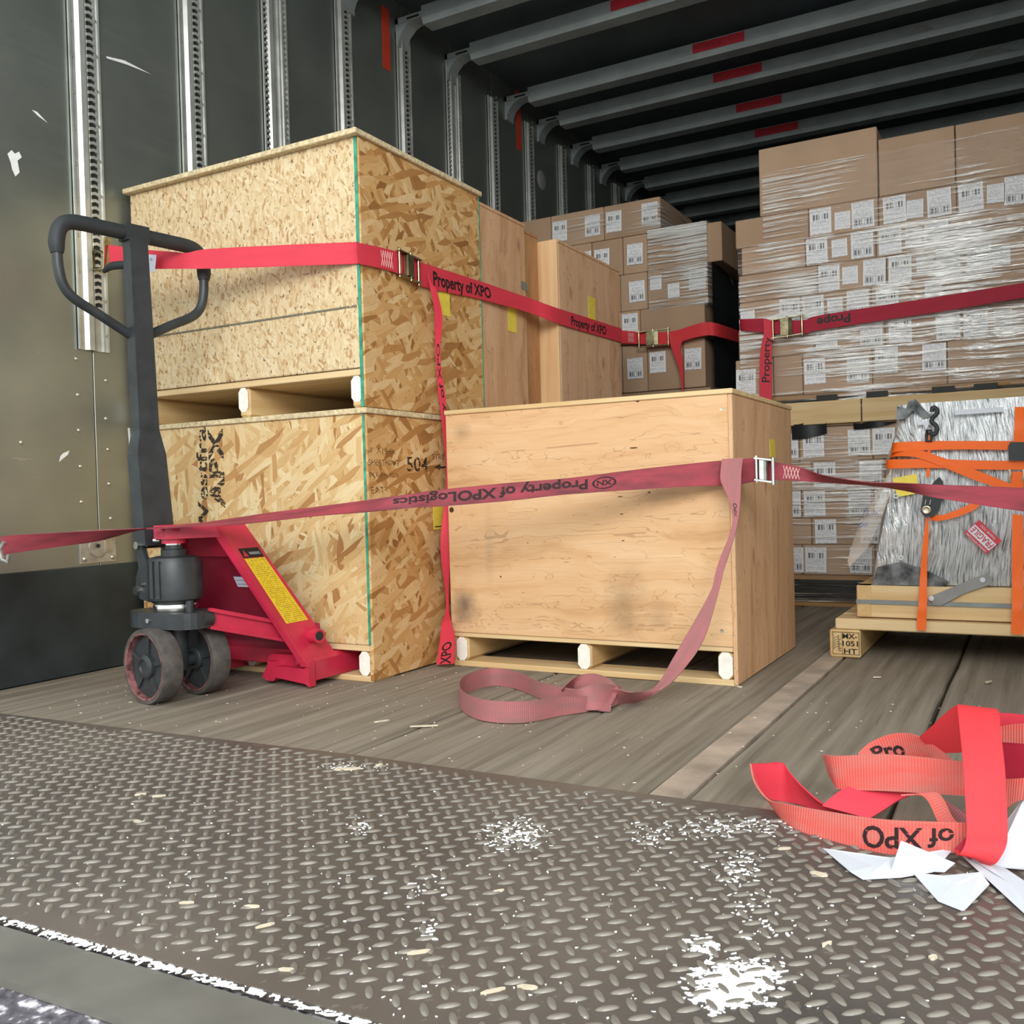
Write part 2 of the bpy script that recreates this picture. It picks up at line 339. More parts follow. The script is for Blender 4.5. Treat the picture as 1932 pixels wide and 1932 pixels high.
# ------------------------------------------------------------------ geometry helpers
ORG = {}          # world origin of every thing, so parts can be given in world coordinates
def rootof(o):
    while o.parent: o = o.parent
    return o
def finish(o, parent):
    COL.objects.link(o)
    if parent is not None:
        o.parent = parent; ORG[o.name] = ORG[parent.name]
def tag(o, label=None, cat=None, group=None, kind=None):
    if label: o['label'] = label
    if cat: o['category'] = cat
    if group: o['group'] = group
    if kind: o['kind'] = kind
    return o
def thing(name, loc, label, cat, group=None, kind=None):
    o = bpy.data.objects.new(name, None); o.empty_display_size = .05; o.location = loc
    COL.objects.link(o); ORG[o.name] = Vector(loc); return tag(o, label, cat, group, kind)
class MB:
    def __init__(s): s.v = []; s.f = []; s.uv = None; s.smooth = False
    def add(s, v, f):
        k = len(s.v); s.v += [Vector(p) for p in v]; s.f += [tuple(i+k for i in q) for q in f]; return s
    def box(s, x0, x1, y0, y1, z0, z1):
        return s.add([(x0,y0,z0),(x1,y0,z0),(x1,y1,z0),(x0,y1,z0),(x0,y0,z1),(x1,y0,z1),(x1,y1,z1),(x0,y1,z1)],
                     [(3,2,1,0),(4,5,6,7),(0,1,5,4),(1,2,6,5),(2,3,7,6),(3,0,4,7)])
    def bbox(s, x0, x1, y0, y1, z0, z1, b=.003):
        """box with chamfered edges"""
        bm = bmesh.new(); bmesh.ops.create_cube(bm, size=1.0)
        for q in bm.verts: q.co = Vector(((x0+x1)/2+q.co.x*(x1-x0), (y0+y1)/2+q.co.y*(y1-y0), (z0+z1)/2+q.co.z*(z1-z0)))
        bmesh.ops.bevel(bm, geom=bm.edges[:], offset=b, segments=1, affect='EDGES')
        bm.verts.index_update(); s.add([q.co for q in bm.verts], [[q.index for q in f.verts] for f in bm.faces]); bm.free(); return s
    def prism(s, poly, o, u, v, n, th):
        """2D polygon in the frame (o; u, v), extruded by th along n"""
        o, u, v, n = map(Vector, (o, u, v, n)); k = len(poly)
        a = [o+u*p+v*q for p, q in poly]; b = [p+n*th for p in a]
        f = [tuple(range(k-1, -1, -1)), tuple(range(k, 2*k))]+[(i, (i+1) % k, k+(i+1) % k, k+i) for i in range(k)]
        return s.add(a+b, f)
    def beam(s, p0, p1, w, h, up=(0, 0, 1), w1=None, h1=None):
        p0, p1 = Vector(p0), Vector(p1); d = (p1-p0).normalized(); r = d.cross(Vector(up)).normalized(); q = r.cross(d)
        w1 = w1 or w; h1 = h1 or h
        c = [(-1,-1),(1,-1),(1,1),(-1,1)]
        return s.add([p0+r*(a*w/2)+q*(b*h/2) for a, b in c]+[p1+r*(a*w1/2)+q*(b*h1/2) for a, b in c],
                     [(0,3,2,1)[::-1],(4,5,6,7)[::-1],(0,4,5,1),(1,5,6,2),(2,6,7,3),(3,7,4,0)])
    def lathe(s, prof, o, ax, seg=24, closed=False):
        """profile (radius, height) turned about ax through o"""
        s.smooth = True
        o, ax = Vector(o), Vector(ax).normalized(); u = ax.orthogonal().normalized(); v = ax.cross(u)
        k = len(prof); vs = []; fs = []
        for i in range(seg):
            a = 2*math.pi*i/seg; d = u*math.cos(a)+v*math.sin(a)
            vs += [o+d*r+ax*h for r, h in prof]
        for i in range(seg):
            j = (i+1) % seg
            for t in range(k if closed else k-1):
                t2 = (t+1) % k; fs.append((i*k+t, j*k+t, j*k+t2, i*k+t2))
        if not closed:
            fs.append(tuple(i*k for i in range(seg))[::-1]); fs.append(tuple(i*k+k-1 for i in range(seg)))
        return s.add(vs, fs)
    def cyl(s, p0, p1, r, seg=16, r1=None):
        p0, p1 = Vector(p0), Vector(p1); return s.lathe([(r, 0), (r1 or r, (p1-p0).length)], p0, p1-p0, seg)
    def tube(s, pts, r, seg=10, closed=False):
        s.smooth = True; pts = [Vector(p) for p in pts]; n = len(pts); vs = []; fs = []; u = None
        rs = r if isinstance(r, (list, tuple)) else [r]*n
        for i, p in enumerate(pts):
            d = (pts[(i+1) % n]-pts[i-1]) if closed else (pts[min(i+1, n-1)]-pts[max(i-1, 0)])
            d.normalize()
            u = d.orthogonal().normalized() if u is None else (u-d*u.dot(d)).normalized()
            w_ = d.cross(u)
            vs += [p+(u*math.cos(2*math.pi*k/seg)+w_*math.sin(2*math.pi*k/seg))*rs[i] for k in range(seg)]
        for i in range(n if closed else n-1):
            j = (i+1) % n
            fs += [(i*seg+k, i*seg+(k+1) % seg, j*seg+(k+1) % seg, j*seg+k) for k in range(seg)]
        if not closed: fs += [tuple(range(seg))[::-1], tuple((n-1)*seg+k for k in range(seg))]
        return s.add(vs, fs)
    def build(s, name, mat, parent=None, label=None, kind=None):
        me = bpy.data.meshes.new(name); of = ORG[parent.name] if parent is not None else Vector()
        me.from_pydata([p-of for p in s.v], [], s.f)
        if s.uv:
            l = me.uv_layers.new(name='UVMap')
            for lp in me.loops: l.data[lp.index].uv = s.uv[lp.vertex_index]
        if s.smooth:
            for p in me.polygons: p.use_smooth = True
            me.set_sharp_from_angle(angle=.7)
        me.materials.append(M[mat] if isinstance(mat, str) else mat); me.validate(); me.update()
        o = bpy.data.objects.new(name, me); ORG[o.name] = of.copy(); finish(o, parent)
        if parent is None: ORG[o.name] = Vector()
        return tag(o, label, None, None, kind)
def box(name, d, mat, parent=None, b=.002, label=None, kind=None): return MB().bbox(*d, b).build(name, mat, parent, label, kind)

def cat(p, t):
    """Catmull-Rom through list p at parameter t"""
    n = len(p)-1; i = min(int(t), n-1); u = t-i
    a, b, c, d = p[max(i-1, 0)], p[i], p[i+1], p[min(i+2, n)]
    return .5*((2*b)+(c-a)*u+(2*a-5*b+4*c-d)*u*u+(3*b-a-3*c+d)*u**3)
class Ribbon:
    """flat webbing through pairs of edge points"""
    def __init__(s, pairs, n=8, curved=True):
        A = [Vector(a) for a, b in pairs]; B = [Vector(b) for a, b in pairs]; s.c = []
        N = (len(pairs)-1)*n
        for i in range(N+1):
            t = i/n
            if curved: s.c.append((cat(A, t), cat(B, t)))
            else:
                k = min(int(t), len(A)-2); u = t-k; s.c.append((A[k].lerp(A[k+1], u), B[k].lerp(B[k+1], u)))
        s.s = [0.0]
        for i in range(N): s.s.append(s.s[-1]+((s.c[i+1][0]+s.c[i+1][1])/2-(s.c[i][0]+s.c[i][1])/2).length)
        s.L = s.s[-1]
    def pos(s, d, t):
        d = min(max(d, 0), s.L); i = 0
        while i < len(s.s)-2 and s.s[i+1] < d: i += 1
        u = (d-s.s[i])/max(s.s[i+1]-s.s[i], 1e-9)
        a = s.c[i][0].lerp(s.c[i+1][0], u); b = s.c[i][1].lerp(s.c[i+1][1], u)
        nrm = (s.c[i+1][0]-s.c[i][0]+s.c[i+1][1]-s.c[i][1]).cross(b-a).normalized()
        return a.lerp(b, t), nrm
    def build(s, name, mat, parent, th=.0018, label=None):
        mb = MB(); mb.uv = []; mb.smooth = True
        n = len(s.c); K = 4
        for side in (1, -1):
            for i, (a, b) in enumerate(s.c):
                j, k = min(i+1, n-1), max(i-1, 0)
                nn = ((s.c[j][0]+s.c[j][1])-(s.c[k][0]+s.c[k][1])).cross(b-a).normalized()
                for q in range(K+1):
                    mb.v.append(a.lerp(b, q/K)+nn*(th/2*side)); mb.uv.append((s.s[i], q/K))
        W = K+1; o2 = n*W
        for i in range(n-1):
            for q in range(K):
                a, b, c, d = i*W+q, i*W+q+1, (i+1)*W+q+1, (i+1)*W+q
                mb.f.append((a, b, c, d)); mb.f.append((o2+d, o2+c, o2+b, o2+a))
            for q in (0, K):
                a, d = i*W+q, (i+1)*W+q; mb.f.append((a, d, o2+d, o2+a) if q == 0 else (d, a, o2+a, o2+d))
        for i in (0, n-1):
            for q in range(K):
                a, b = i*W+q, i*W+q+1; mb.f.append((a, o2+a, o2+b, b) if i == 0 else (b, o2+b, o2+a, a))
        return mb.build(name, mat, parent, label)
_glyph = {}
def glyphs(body, bold=.0):
    if (body, bold) in _glyph: return _glyph[(body, bold)]
    cu = bpy.data.curves.new('txt', 'FONT'); cu.body = body; cu.size = 1; cu.resolution_u = 3; cu.offset = bold
    o = bpy.data.objects.new('txt', cu); COL.objects.link(o)
    dg = bpy.context.evaluated_depsgraph_get(); me = bpy.data.meshes.new_from_object(o.evaluated_get(dg))
    bm = bmesh.new(); bm.from_mesh(me); bmesh.ops.triangulate(bm, faces=bm.faces[:])
    bmesh.ops.subdivide_edges(bm, edges=[e for e in bm.edges if e.calc_length() > .25], cuts=1)
    bmesh.ops.triangulate(bm, faces=bm.faces[:])
    bm.verts.index_update()
    r = ([(v.co.x, v.co.y) for v in bm.verts], [[v.index for v in f.verts] for f in bm.faces])
    bm.free(); bpy.data.objects.remove(o); bpy.data.curves.remove(cu); bpy.data.meshes.remove(me)
    xs = [p[0] for p in r[0]] or [0]
    r = (r[0], r[1], min(xs), max(xs)); _glyph[(body, bold)] = r; return r
def text_on(rb, body, s0, s1, parent, mat='ink', t0=.24, t1=.78, flip=False, side=1, bold=.028, name='lettering'):
    """lettering printed on a ribbon from length s0 to s1; flip turns it upside down; t measured across"""
    v, f, x0, x1 = glyphs(body, bold); mb = MB()
    for x, y in v:
        u = (x-x0)/(x1-x0); yy = (y+.0)/.72
        d = s1+(s0-s1)*u if flip else s0+(s1-s0)*u
        t = t0+(t1-t0)*yy if flip else t1+(t0-t1)*yy
        p, nn = rb.pos(d, t); mb.v.append(p+nn*(.0016*side))
    mb.f = [tuple(q) for q in f]; return mb.build(name, mat, parent)
def text_flat(body, o, u, v, h, parent, mat='ink', width=None, bold=.0, name='lettering'):
    """lettering on a plane; o is its lower left corner, h the capital height"""
    vs, f, x0, x1 = glyphs(body, bold); u, v, o = Vector(u), Vector(v), Vector(o); mb = MB()
    k = h/.72; kx = (width/(x1-x0)) if width else k
    mb.v = [o+u*((x-x0)*kx)+v*(y*k) for x, y in vs]; mb.f = [tuple(q) for q in f]
    return mb.build(name, mat, parent)
def card(name, o, u, v, wd, ht, mat, parent, th=.0008, label=None):
    """thin printed card with its lower left corner at o"""
    o, u, v = Vector(o), Vector(u).normalized(), Vector(v).normalized(); n = u.cross(v)
    mb = MB(); c = [(0,0),(1,0),(1,1),(0,1)]
    mb.v = [o+u*(a*wd)+v*(b*ht)+n*th for a, b in c]+[o+u*(a*wd)+v*(b*ht) for a, b in c]
    mb.uv = c+c; mb.f = [(0,1,2,3),(7,6,5,4),(0,4,5,1),(1,5,6,2),(2,6,7,3),(3,7,4,0)]
    return mb.build(name, mat, parent, label)

# ================================================================== THE TRAILER
WX, RX, CZ, ENDY = -2.47, 0.30, 2.70, 8.8
# ---- floor: planks with a steel strip between them
fl = MB().box(WX-.05, RX+.05, 1.34, ENDY, -.16, -.031).build('floor', 'slot_dark'); tag(fl, 'weathered grey wooden trailer floor of long planks', 'floor', None, 'structure')
seams = [WX, -2.12, -1.80, -1.475, -1.168, -.862, -.562]
seams2 = [-.500, -.205, .085, RX]
def floor_plank(a, b):
    # each plank: a long board with slightly worn, uneven edges
    mb = MB(); N = 40; y0, y1 = 1.345, 6.2; dz = random.uniform(-.0015, .0015)
    rows = []
    for i in range(N+1):
        y = y0+(y1-y0)*i/N; ja, jb = random.uniform(0, .004), random.uniform(0, .004)
        rows.append([(a+.002+ja, y, -.03), (a+.002+ja, y, -.005+dz), (a+.006+ja, y, dz), (b-.006-jb, y, dz), (b-.002-jb, y, -.005+dz), (b-.002-jb, y, -.03)])
    for r in rows: mb.v += [Vector(p) for p in r]
    for i in range(N):
        for k in range(5): mb.f.append((i*6+k, (i+1)*6+k, (i+1)*6+k+1, i*6+k+1)[::-1])
    mb.f += [tuple(range(6))[::-1], tuple(N*6+k for k in range(6))]
    return mb.build('plank', 'plank', fl)
for s_ in (seams, seams2):
    for a, b in zip(s_, s_[1:]): floor_plank(a, b)
box('rear_planking', (WX, RX, 6.2, ENDY, -.03, 0), 'plank', fl)
box('metal_strip', (-.561, -.501, 1.345, 6.2, -.028, .0015), 'strip', fl, .0015)
# ---- left wall
wl = MB().box(WX-.06, WX-.012, 1.30, ENDY, -.1, CZ).build('wall_left', 'slot_dark'); tag(wl, 'satin metal trailer side wall with aluminium posts', 'wall', None, 'structure')
posts = [1.42, 1.825, 2.24, 2.63, 3.05, 3.475, 3.875, 4.27, 4.67, 5.09, 5.5, 5.92, 6.34, 6.76, 7.2, 7.6, 8.0, 8.4]
prev = 1.30
for p in posts[1:]+[ENDY-.05]:
    if p-prev > .1: box('wall_panel', (WX-.012, WX, prev+.0015, p+.05-.0015, .30, CZ), 'wall', wl, .001)
    prev = p+.05
MB().bbox(WX-.012, WX+.006, 1.30, ENDY, 0, .314, .003).build('scuff_panel', 'kick', wl)
def post(y0, double):
    z0, z1 = .955, 2.56; Wd = .132 if double else .105
    r = MB().box(WX, WX+.0035, y0, y0+Wd, z0, z1)
    o = r.build('wall_post', 'aluminium', wl)
    rid = MB()
    rid.prism([(0,0),(.012,.014),(.030,.014),(.034,0)], (WX, y0+.020, z0), (0,1,0), (1,0,0), (0,0,1), z1-z0)
    rid.box(WX, WX+.010, y0, y0+.006, z0, z1); rid.box(WX, WX+.008, y0+Wd-.006, y0+Wd, z0, z1)
    rid.box(WX, WX+.009, y0+.084, y0+.089, z0, z1); rid.box(WX, WX+.009, y0+.056, y0+.059, z0, z1)
    if double: rid.prism([(0,0),(.006,.012),(.016,.012),(.020,0)], (WX, y0+.092, z0), (0,1,0), (1,0,0), (0,0,1), z1-z0)
    rid.build('ridge', 'aluminium', o)
    for off in ((.010, .106) if double else (.058,)):
        wd = .012 if double else .026
        MB().box(WX+.003, WX+.005, y0+off, y0+off+wd, z0+.12, z1).build('slot_recess', 'slot_dark', o)
        ru = MB(); z = z0+.12
        while z < z1-.02:
            ru.prism([(0,0),(wd*.5,.004),(wd,0),(wd,.009),(wd*.5,.013),(0,.009)], (WX+.005, y0+off, z), (0,1,0), (0,0,1), (1,0,0), .006); z += .0215
        ru.build('slot_rungs', 'aluminium', o)
    rv = MB(); z = z0+.02; k = 0
    while z < z1:
        for yy in (y0+.011, y0+Wd-.012): rv.lathe([(.0055,0),(.0048,.003),(.002,.0045)], (WX+.0035, yy, z+(.03 if yy > y0+.05 else 0)), (1,0,0), 8)
        z += .105
    rv.build('post_rivets', 'rivet', o)
for i, y in enumerate(posts): post(y, i in (3, 6))
def rivet(x, y, z, r=.0065, par=wl): MB().lathe([(r,0),(r*.9,r*.4),(r*.45,r*.75)], (x, y, z), (1,0,0), 10).build('rivet', 'rivet', par)
for (x, y) in ((144,677),(147,745),(149,812),(152,880),(154,947),(200,718),(200,790),(204,848),(206,913),(209,978),(40,835)):
    p = PX(x, y, WX); rivet(WX, p.y, p.z)
# recessed lashing plate on the wall
a, b = PX(149, 1003, WX), PX(218, 1058, WX)
ap = MB().prism([(0,0),(b.y-a.y,0),(b.y-a.y,.098),(0,.098)], (WX, a.y, .322), (0,1,0), (0,0,1), (1,0,0), .004).build('lashing_plate', 'steel', wl)
MB().lathe([(.030,0),(.030,.003),(.026,.004),(.012,.0015),(.004,.0015)], (WX+.004, a.y+.058, .368), (1,0,0), 24).build('dish', 'steel', ap)
MB().box(WX+.004, WX+.010, a.y+.082, a.y+.090, .352, .405).build('bracket_edge', 'chrome', ap)
MB().lathe([(.006,0),(.006,.004)], (WX+.0045, a.y+.058, .372), (1,0,0), 10).build('hole', 'slot_dark', ap)
for yy in (a.y+.013, b.y-.013):
    for zz in (.335, .407): rivet(WX+.004, yy, zz, .0075, ap)
# stickers and a round cap on the wall
s1 = PX(728, 60, WX); s2 = PX(978, 225, WX)
card('reflective_strip', (WX+.001, s1.y-.030, 2.365), (0,1,0), (0,0,1), .056, .27, 'orange_sticker', wl, .001)
card('reflective_strip', (WX+.001, s2.y-.030, s2.z-.17), (0,1,0), (0,0,1), .056, .34, 'orange_sticker', wl, .001)
c_ = PX(1022, 340, WX); MB().lathe([(.055,0),(.05,.004),(.02,.005)], (WX, c_.y, c_.z), (1,0,0), 20).build('round_cap', 'aluminium', wl)
# white scrapes on the wall
def scrape(pts, th=.0006):
    a_ = [PX(x, y, WX+.0008) for x, y in pts]; MB().add(a_, [tuple(range(len(a_)))[::-1]]).build('scrape_mark', 'flake', wl)
scrape([(14,290),(22,283),(28,290),(36,286),(41,297),(33,303),(37,325),(29,333),(23,320),(20,306)])
scrape([(119,855),(131,850),(128,858),(118,866),(111,872),(114,860)])
scrape([(200,106),(235,114),(285,140),(240,122),(202,110)])
scrape([(60,207),(70,211),(90,232),(72,219)])
# ---- right wall, bulkhead, roof
wr = MB().box(RX, RX+.06, 1.34, ENDY, -.1, CZ).build('wall_right', 'liner'); tag(wr, 'white lined trailer side wall on the right', 'wall', None, 'structure')
wb = MB().box(WX-.06, RX+.06, ENDY, ENDY+.06, -.1, CZ).build('wall_front', 'far_wall'); tag(wb, 'dark bulkhead closing the far end of the trailer', 'wall', None, 'structure')
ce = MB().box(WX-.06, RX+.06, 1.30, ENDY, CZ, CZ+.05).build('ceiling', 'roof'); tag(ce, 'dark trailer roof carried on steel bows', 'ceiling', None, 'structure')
bows = [1.5, 1.95, 2.4, 2.8, 3.14, 3.52, 3.92, 4.50, 4.87, 5.32, 5.75, 6.18, 6.6, 7.0, 7.4, 7.8, 8.2]
for i, y in enumerate(bows):
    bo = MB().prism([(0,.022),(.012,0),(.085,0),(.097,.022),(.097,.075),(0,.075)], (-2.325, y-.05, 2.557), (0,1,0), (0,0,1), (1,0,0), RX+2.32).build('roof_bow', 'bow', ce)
    MB().box(WX, -2.325, y-.04, y+.035, 2.592, 2.617).box(WX, WX+.012, y-.04, y+.035, 2.497, 2.617).prism([(0,0),(0,.1),(.1,.1),(.06,.085),(.025,.055)], (WX, y-.035, 2.497), (1,0,0), (0,0,1), (0,1,0), .07).build('end_bracket', 'bow', bo)
    MB().box(-2.41, -2.345, y-.0405, y-.0395, 2.598, 2.608).build('bracket_slot', 'slot_dark', bo)
    MB().box(-2.32, RX, y+.050, y+.060, 2.617, 2.647).build('flange', 'bow', bo)
    rivet(-2.30, y-.048, 2.597, .006, bo)
for (x, y, yb) in ((1205,-4,3.92),(1357,85,4.50),(1393,141,4.87),(1433,199,5.32),(1466,246,5.75)):
    p = PY(x, y, yb-.05)
    card('red_sticker', (p.x-.13, yb-.0515, 2.582), (1,0,0), (0,0,1), .25, .045, 'red_sticker', ce, .0008)
for (x, y, yy, sx) in ((1870,142,5.32,.12),(1740,118,4.87,.06)):
    p = PY(x, y, yy-.05); MB().prism([(0,0),(sx*2,0),(sx*1.3,.03),(sx*.6,.035)], (p.x-sx, yy-.0515, 2.583), (1,0,0), (0,0,1), (0,-1,0), .001).build('paper_scrap', 'grey_paint', ce)

# ================================================================== THE DOCK
dk = MB().box(-4, 3.5, -4.5, 1.30, -.3, -.003).build('dock_floor', 'concrete'); tag(dk, 'dark speckled concrete dock floor', 'floor', None, 'structure')
PZT = .011
pl = MB()
pl.prism([(-2.46,1.325),(-1.9,1.352),(-1.15,1.394),(-.55,1.402),(.28,1.425),(.60,1.425),(.60,.715),(-.3,.692),(-1.1,.668),(-2.46,.62)], (0,0,.0005), (1,0,0), (0,1,0), (0,0,1), PZT-.0005)
dp = pl.build('dock_plate', 'plate'); tag(dp, 'brown-grey steel tread plate bridging into the trailer', 'dock plate', None, 'structure')
def lugmesh():
    mb = MB(); n = 10
    for r, z in ((1, 0), (.8, .0016), (.35, .0026)):
        mb.v += [Vector((.0125*r*math.cos(2*math.pi*k/n), .0042*r*math.sin(2*math.pi*k/n), z)) for k in range(n)]
    for l in (0, 1): mb.f += [(l*n+k, l*n+(k+1) % n, (l+1)*n+(k+1) % n, (l+1)*n+k) for k in range(n)]
    mb.f.append(tuple(2*n+k for k in range(n))); return mb
lm = lugmesh(); lme = bpy.data.meshes.new('tread_lug'); lme.from_pydata(lm.v, [], lm.f); lme.materials.append(M['lug'])
for p in lme.polygons: p.use_smooth = True
lugs = []; STEP = .0235; ca, sa = math.cos(.75), math.sin(.75)
for i in range(-160, 160):
    for j in range(-160, 160):
        x, y = i*STEP*ca-j*STEP*sa-.9, i*STEP*sa+j*STEP*ca+1.0
        yf = 1.394 if x > -1.15 else 1.394-(-1.15-x)*.053
        yn = .675+(x+1.1)*.03
        if not (-2.4 < x < .45 and yn+.015 < y < yf-.02): continue
        q = Vector((x, y, 0))-CAM; zc = q.dot(_f)
        if zc < .2: continue
        sx, sy = q.dot(RIGHT)/zc*FPX+966, q.dot(DOWN)/zc*FPX+966
        if -900 < sx < 2700 and sy < 2500: lugs.append((zc, x, y, (i+j) % 2, -40 < sx < 1972 and sy < 1972))
lugs.sort()
near = [l for l in lugs if l[4]][:300]; nset = set((l[1], l[2]) for l in near); rest = [l for l in lugs if (l[1], l[2]) not in nset]
for zc, x, y, k, _ in near:
    o = bpy.data.objects.new('tread_lug', lme); COL.objects.link(o); o.parent = dp; o.location = (x, y, PZT); o.rotation_euler.z = (.72 if k else .72+math.pi/2)+random.uniform(-.05, .05)
mb = MB()
for zc, x, y, k, _ in rest:
    a = (.72 if k else .72+math.pi/2); c, s = math.cos(a), math.sin(a)
    mb.add([(x+v.x*c-v.y*s, y+v.x*s+v.y*c, PZT+v.z) for v in lm.v], lm.f)
mb.smooth = True; mb.build('tread_lugs', 'lug', dp, None, 'stuff')
# smooth lip strip in front of the plate
lp = MB().prism([(-2.46,.605),(-1.1,.655),(-.3,.679),(.6,.70),(.6,.625),(-.3,.604),(-1.1,.575),(-2.46,.525)][::-1], (0,0,-.002), (1,0,0), (0,1,0), (0,0,1), .009).build('dock_lip', 'lip'); tag(lp, 'smooth grey steel lip strip in front of the tread plate', 'dock lip', None, 'structure')

# ================================================================== CRATES
def crate_pallet(t, x0, x1, y0, y1, z0, zp, side_to_floor=True, deck=True):
    """three stringers, bottom board and deck edge under a crate"""
    wd = .04
    for k, xc in enumerate((x0+wd/2+.012, (x0+x1)/2, x1-wd/2-.012)):
        MB().bbox(xc-wd/2, xc+wd/2, y0+.006, y1-.01, z0+(.016 if deck else 0), zp-.018, .009).build('runner', 'wood_y', t)
        MB().prism([(-wd/2+.002,.012),(-wd/2+.012,.0),(wd/2-.012,0),(wd/2-.002,.012),(wd/2-.002,zp-z0-.048),(wd/2-.012,zp-z0-.036),(-wd/2+.012,zp-z0-.036),(-wd/2+.002,zp-z0-.048)], (xc, y0+.0062, z0+.017), (1,0,0), (0,0,1), (0,-1,0), .0012).build('runner_end', 'white_end', t)
    if deck:
        box('bottom_board', (x0+.004, x1-.004, y0+.004, y0+.10, z0, z0+.016), 'wood_x', t)
        box('bottom_board', (x0+.004, x1-.004, y1-.12, y1-.02, z0, z0+.016), 'wood_x', t)
    box('deck_board', (x0+.002, x1-.012, y0+.004, y1-.006, zp-.018, zp), 'wood_x', t)
X0, X1, Y0, Y1 = -2.444, -1.557, 2.007, 2.622
# lower OSB crate
t = thing('osb_crate', ((X0+X1)/2, (Y0+Y1)/2, 0), 'lower coarse-strand board crate with black stencil, on the floor under another crate', 'crate')
crate_pallet(t, X0, X1, Y0, Y1, 0, .10)
box('front_panel', (X0, X1-.012, Y0, Y0+.012, .10, .718), 'osb_front', t)
box('side_panel', (X1-.012, X1, Y0+.002, Y1, .004, .718), 'osb_side', t)
box('side_panel', (X0, X0+.012, Y0+.012, Y1, .004, .718), 'osb_side', t)
box('back_panel', (X0+.012, X1-.012, Y1-.012, Y1, .10, .718), 'osb_side', t)
box('corner_edge', (X1-.0125, X1-.006, Y0-.001, Y0+.003, .10, .717), 'green', t, .001, 'green painted panel edge')
box('lid', (X0-.004, X1+.006, Y0-.006, Y1+.004, .718, .733), 'osb_edge', t)
u_, v_ = (0,0,1), (-1,0,0)
text_flat('Westfra', (-2.150, Y0-.0006, .390), u_, v_, .042, t, 'stencil', .326, .02)
text_flat('APX', (-2.082, Y0-.0006, .475), u_, v_, .060, t, 'stencil', .236, .03)
for k in range(4): MB().box(-2.235+.012*0, -2.10, Y0-.0008, Y0-.0002, .372-.008*k, .376-.008*k).build('stencil_bar', 'stencil', t)
E2 = X1+.0006
text_flat('T. A18 IN', (E2, 2.018, .612), (0,1,0), (0,0,1), .016, t, 'stencil_faint', .115)
text_flat('SHEATHING', (E2, 2.012, .580), (0,1,0), (0,0,1), .017, t, 'stencil_faint', .135)
text_flat('504', (E2, 2.186, .566), (0,1,0), (0,0,1), .042, t, 'stencil', .105, .01)
text_flat('STRENGTH', (E2, 2.315, .602), (0,1,0), (0,0,1), .016, t, 'stencil_faint', .15)
text_flat('BU-JH-40A', (E2, 2.015, .548), (0,1,0), (0,0,1), .014, t, 'stencil_faint', .13)
text_flat('EAT', (E2, 2.02, .505), (0,1,0), (0,0,1), .018, t, 'stencil_faint', .06)
MB().prism([(0,.004),(.03,.012),(.03,.007),(.1,.007),(.1,.001),(.03,.001),(.03,-.004)], (E2, 2.325, .575), (0,1,0), (0,0,1), (1,0,0), .0004).build('arrow', 'stencil', t)
p0 = PX(818, 1012, X1)
card('yellow_label', (X1+.0008, p0.y, .395), (0,1,0), (0,0,1), .075, .105, 'yellow_plain', t)
for zr in (.402, .488): MB().box(X1+.0017, X1+.002, p0.y+.006, p0.y+.069, zr, zr+.003).build('label_rule', 'ink', t)
# upper OSB crate
t = thing('osb_crate', ((X0+X1)/2, (Y0+Y1)/2, .733), 'upper pale fine-strand board crate stacked on the stencilled crate', 'crate')
crate_pallet(t, X0, X1, Y0, Y1, .733, .838, deck=False)
box('front_panel', (X0, X1-.010, Y0, Y0+.012, .840, 1.448), 'osb_fine', t)
box('side_panel', (X1-.010, X1, Y0+.002, Y1, .735, 1.448), 'osb_side', t)
box('side_panel', (X0, X0+.012, Y0+.012, Y1, .735, 1.448), 'osb_side', t)
box('back_panel', (X0+.012, X1-.012, Y1-.012, Y1, .84, 1.448), 'osb_side', t)
box('corner_edge', (X1-.014, X1-.005, Y0-.0015, Y0+.003, .735, 1.447), 'green', t, .001, 'green painted panel edge')
box('corner_edge', (X1-.002, X1+.001, Y1-.003, Y1+.002, .735, 1.447), 'green', t, .0005, 'green painted panel edge')
box('lid', (X0-.008, X1+.010, Y0-.022, Y1+.006, 1.448, 1.463), 'osb_edge', t)
MB().beam((X0+.02, Y0-.0006, 1.003), (X1-.02, Y0-.0006, 1.003), .0006, .006).build('pencil_line', 'pen', t)
p0 = PX(826, 552, X1)
card('yellow_label', (X1+.0008, p0.y, 1.035), (0,1,0), (0,0,1), .062, .118, 'yellow_plain', t)
# front plywood crate
PX0, PX1, PY0, PY1 = -1.500, -.660, 2.304, 2.935
t = thing('plywood_crate', ((PX0+PX1)/2, (PY0+PY1)/2, 0), 'low wide plywood crate on floor with a soiled strap across its front', 'crate')
crate_pallet(t, PX0, PX1, PY0, PY1, 0, .103)
box('front_panel', (PX0, PX1-.011, PY0, PY0+.012, .098, .726), 'ply_front', t)
box('side_panel', (PX1-.011, PX1, PY0+.001, PY1, .004, .726), 'ply_side', t)
box('side_panel', (PX0, PX0+.012, PY0+.012, PY1, .004, .726), 'ply_side', t)
box('back_panel', (PX0+.012, PX1-.012, PY1-.012, PY1, .1, .726), 'ply_side', t)
box('lid', (PX0-.003, PX1+.003, PY0-.004, PY1+.003, .726, .739), 'wood_x', t)
for (x, y) in ((1361,772),(1362,1191),(852,962),(1203,755)):
    p = PY(x, y, PY0); MB().lathe([(.0055 if x > 900 else .008,0),(.005,.001),(.0015,.0006)], (p.x, PY0, p.z), (0,-1,0), 12).build('screw_head', 'screw' if x > 1300 else 'ink_brown', t)
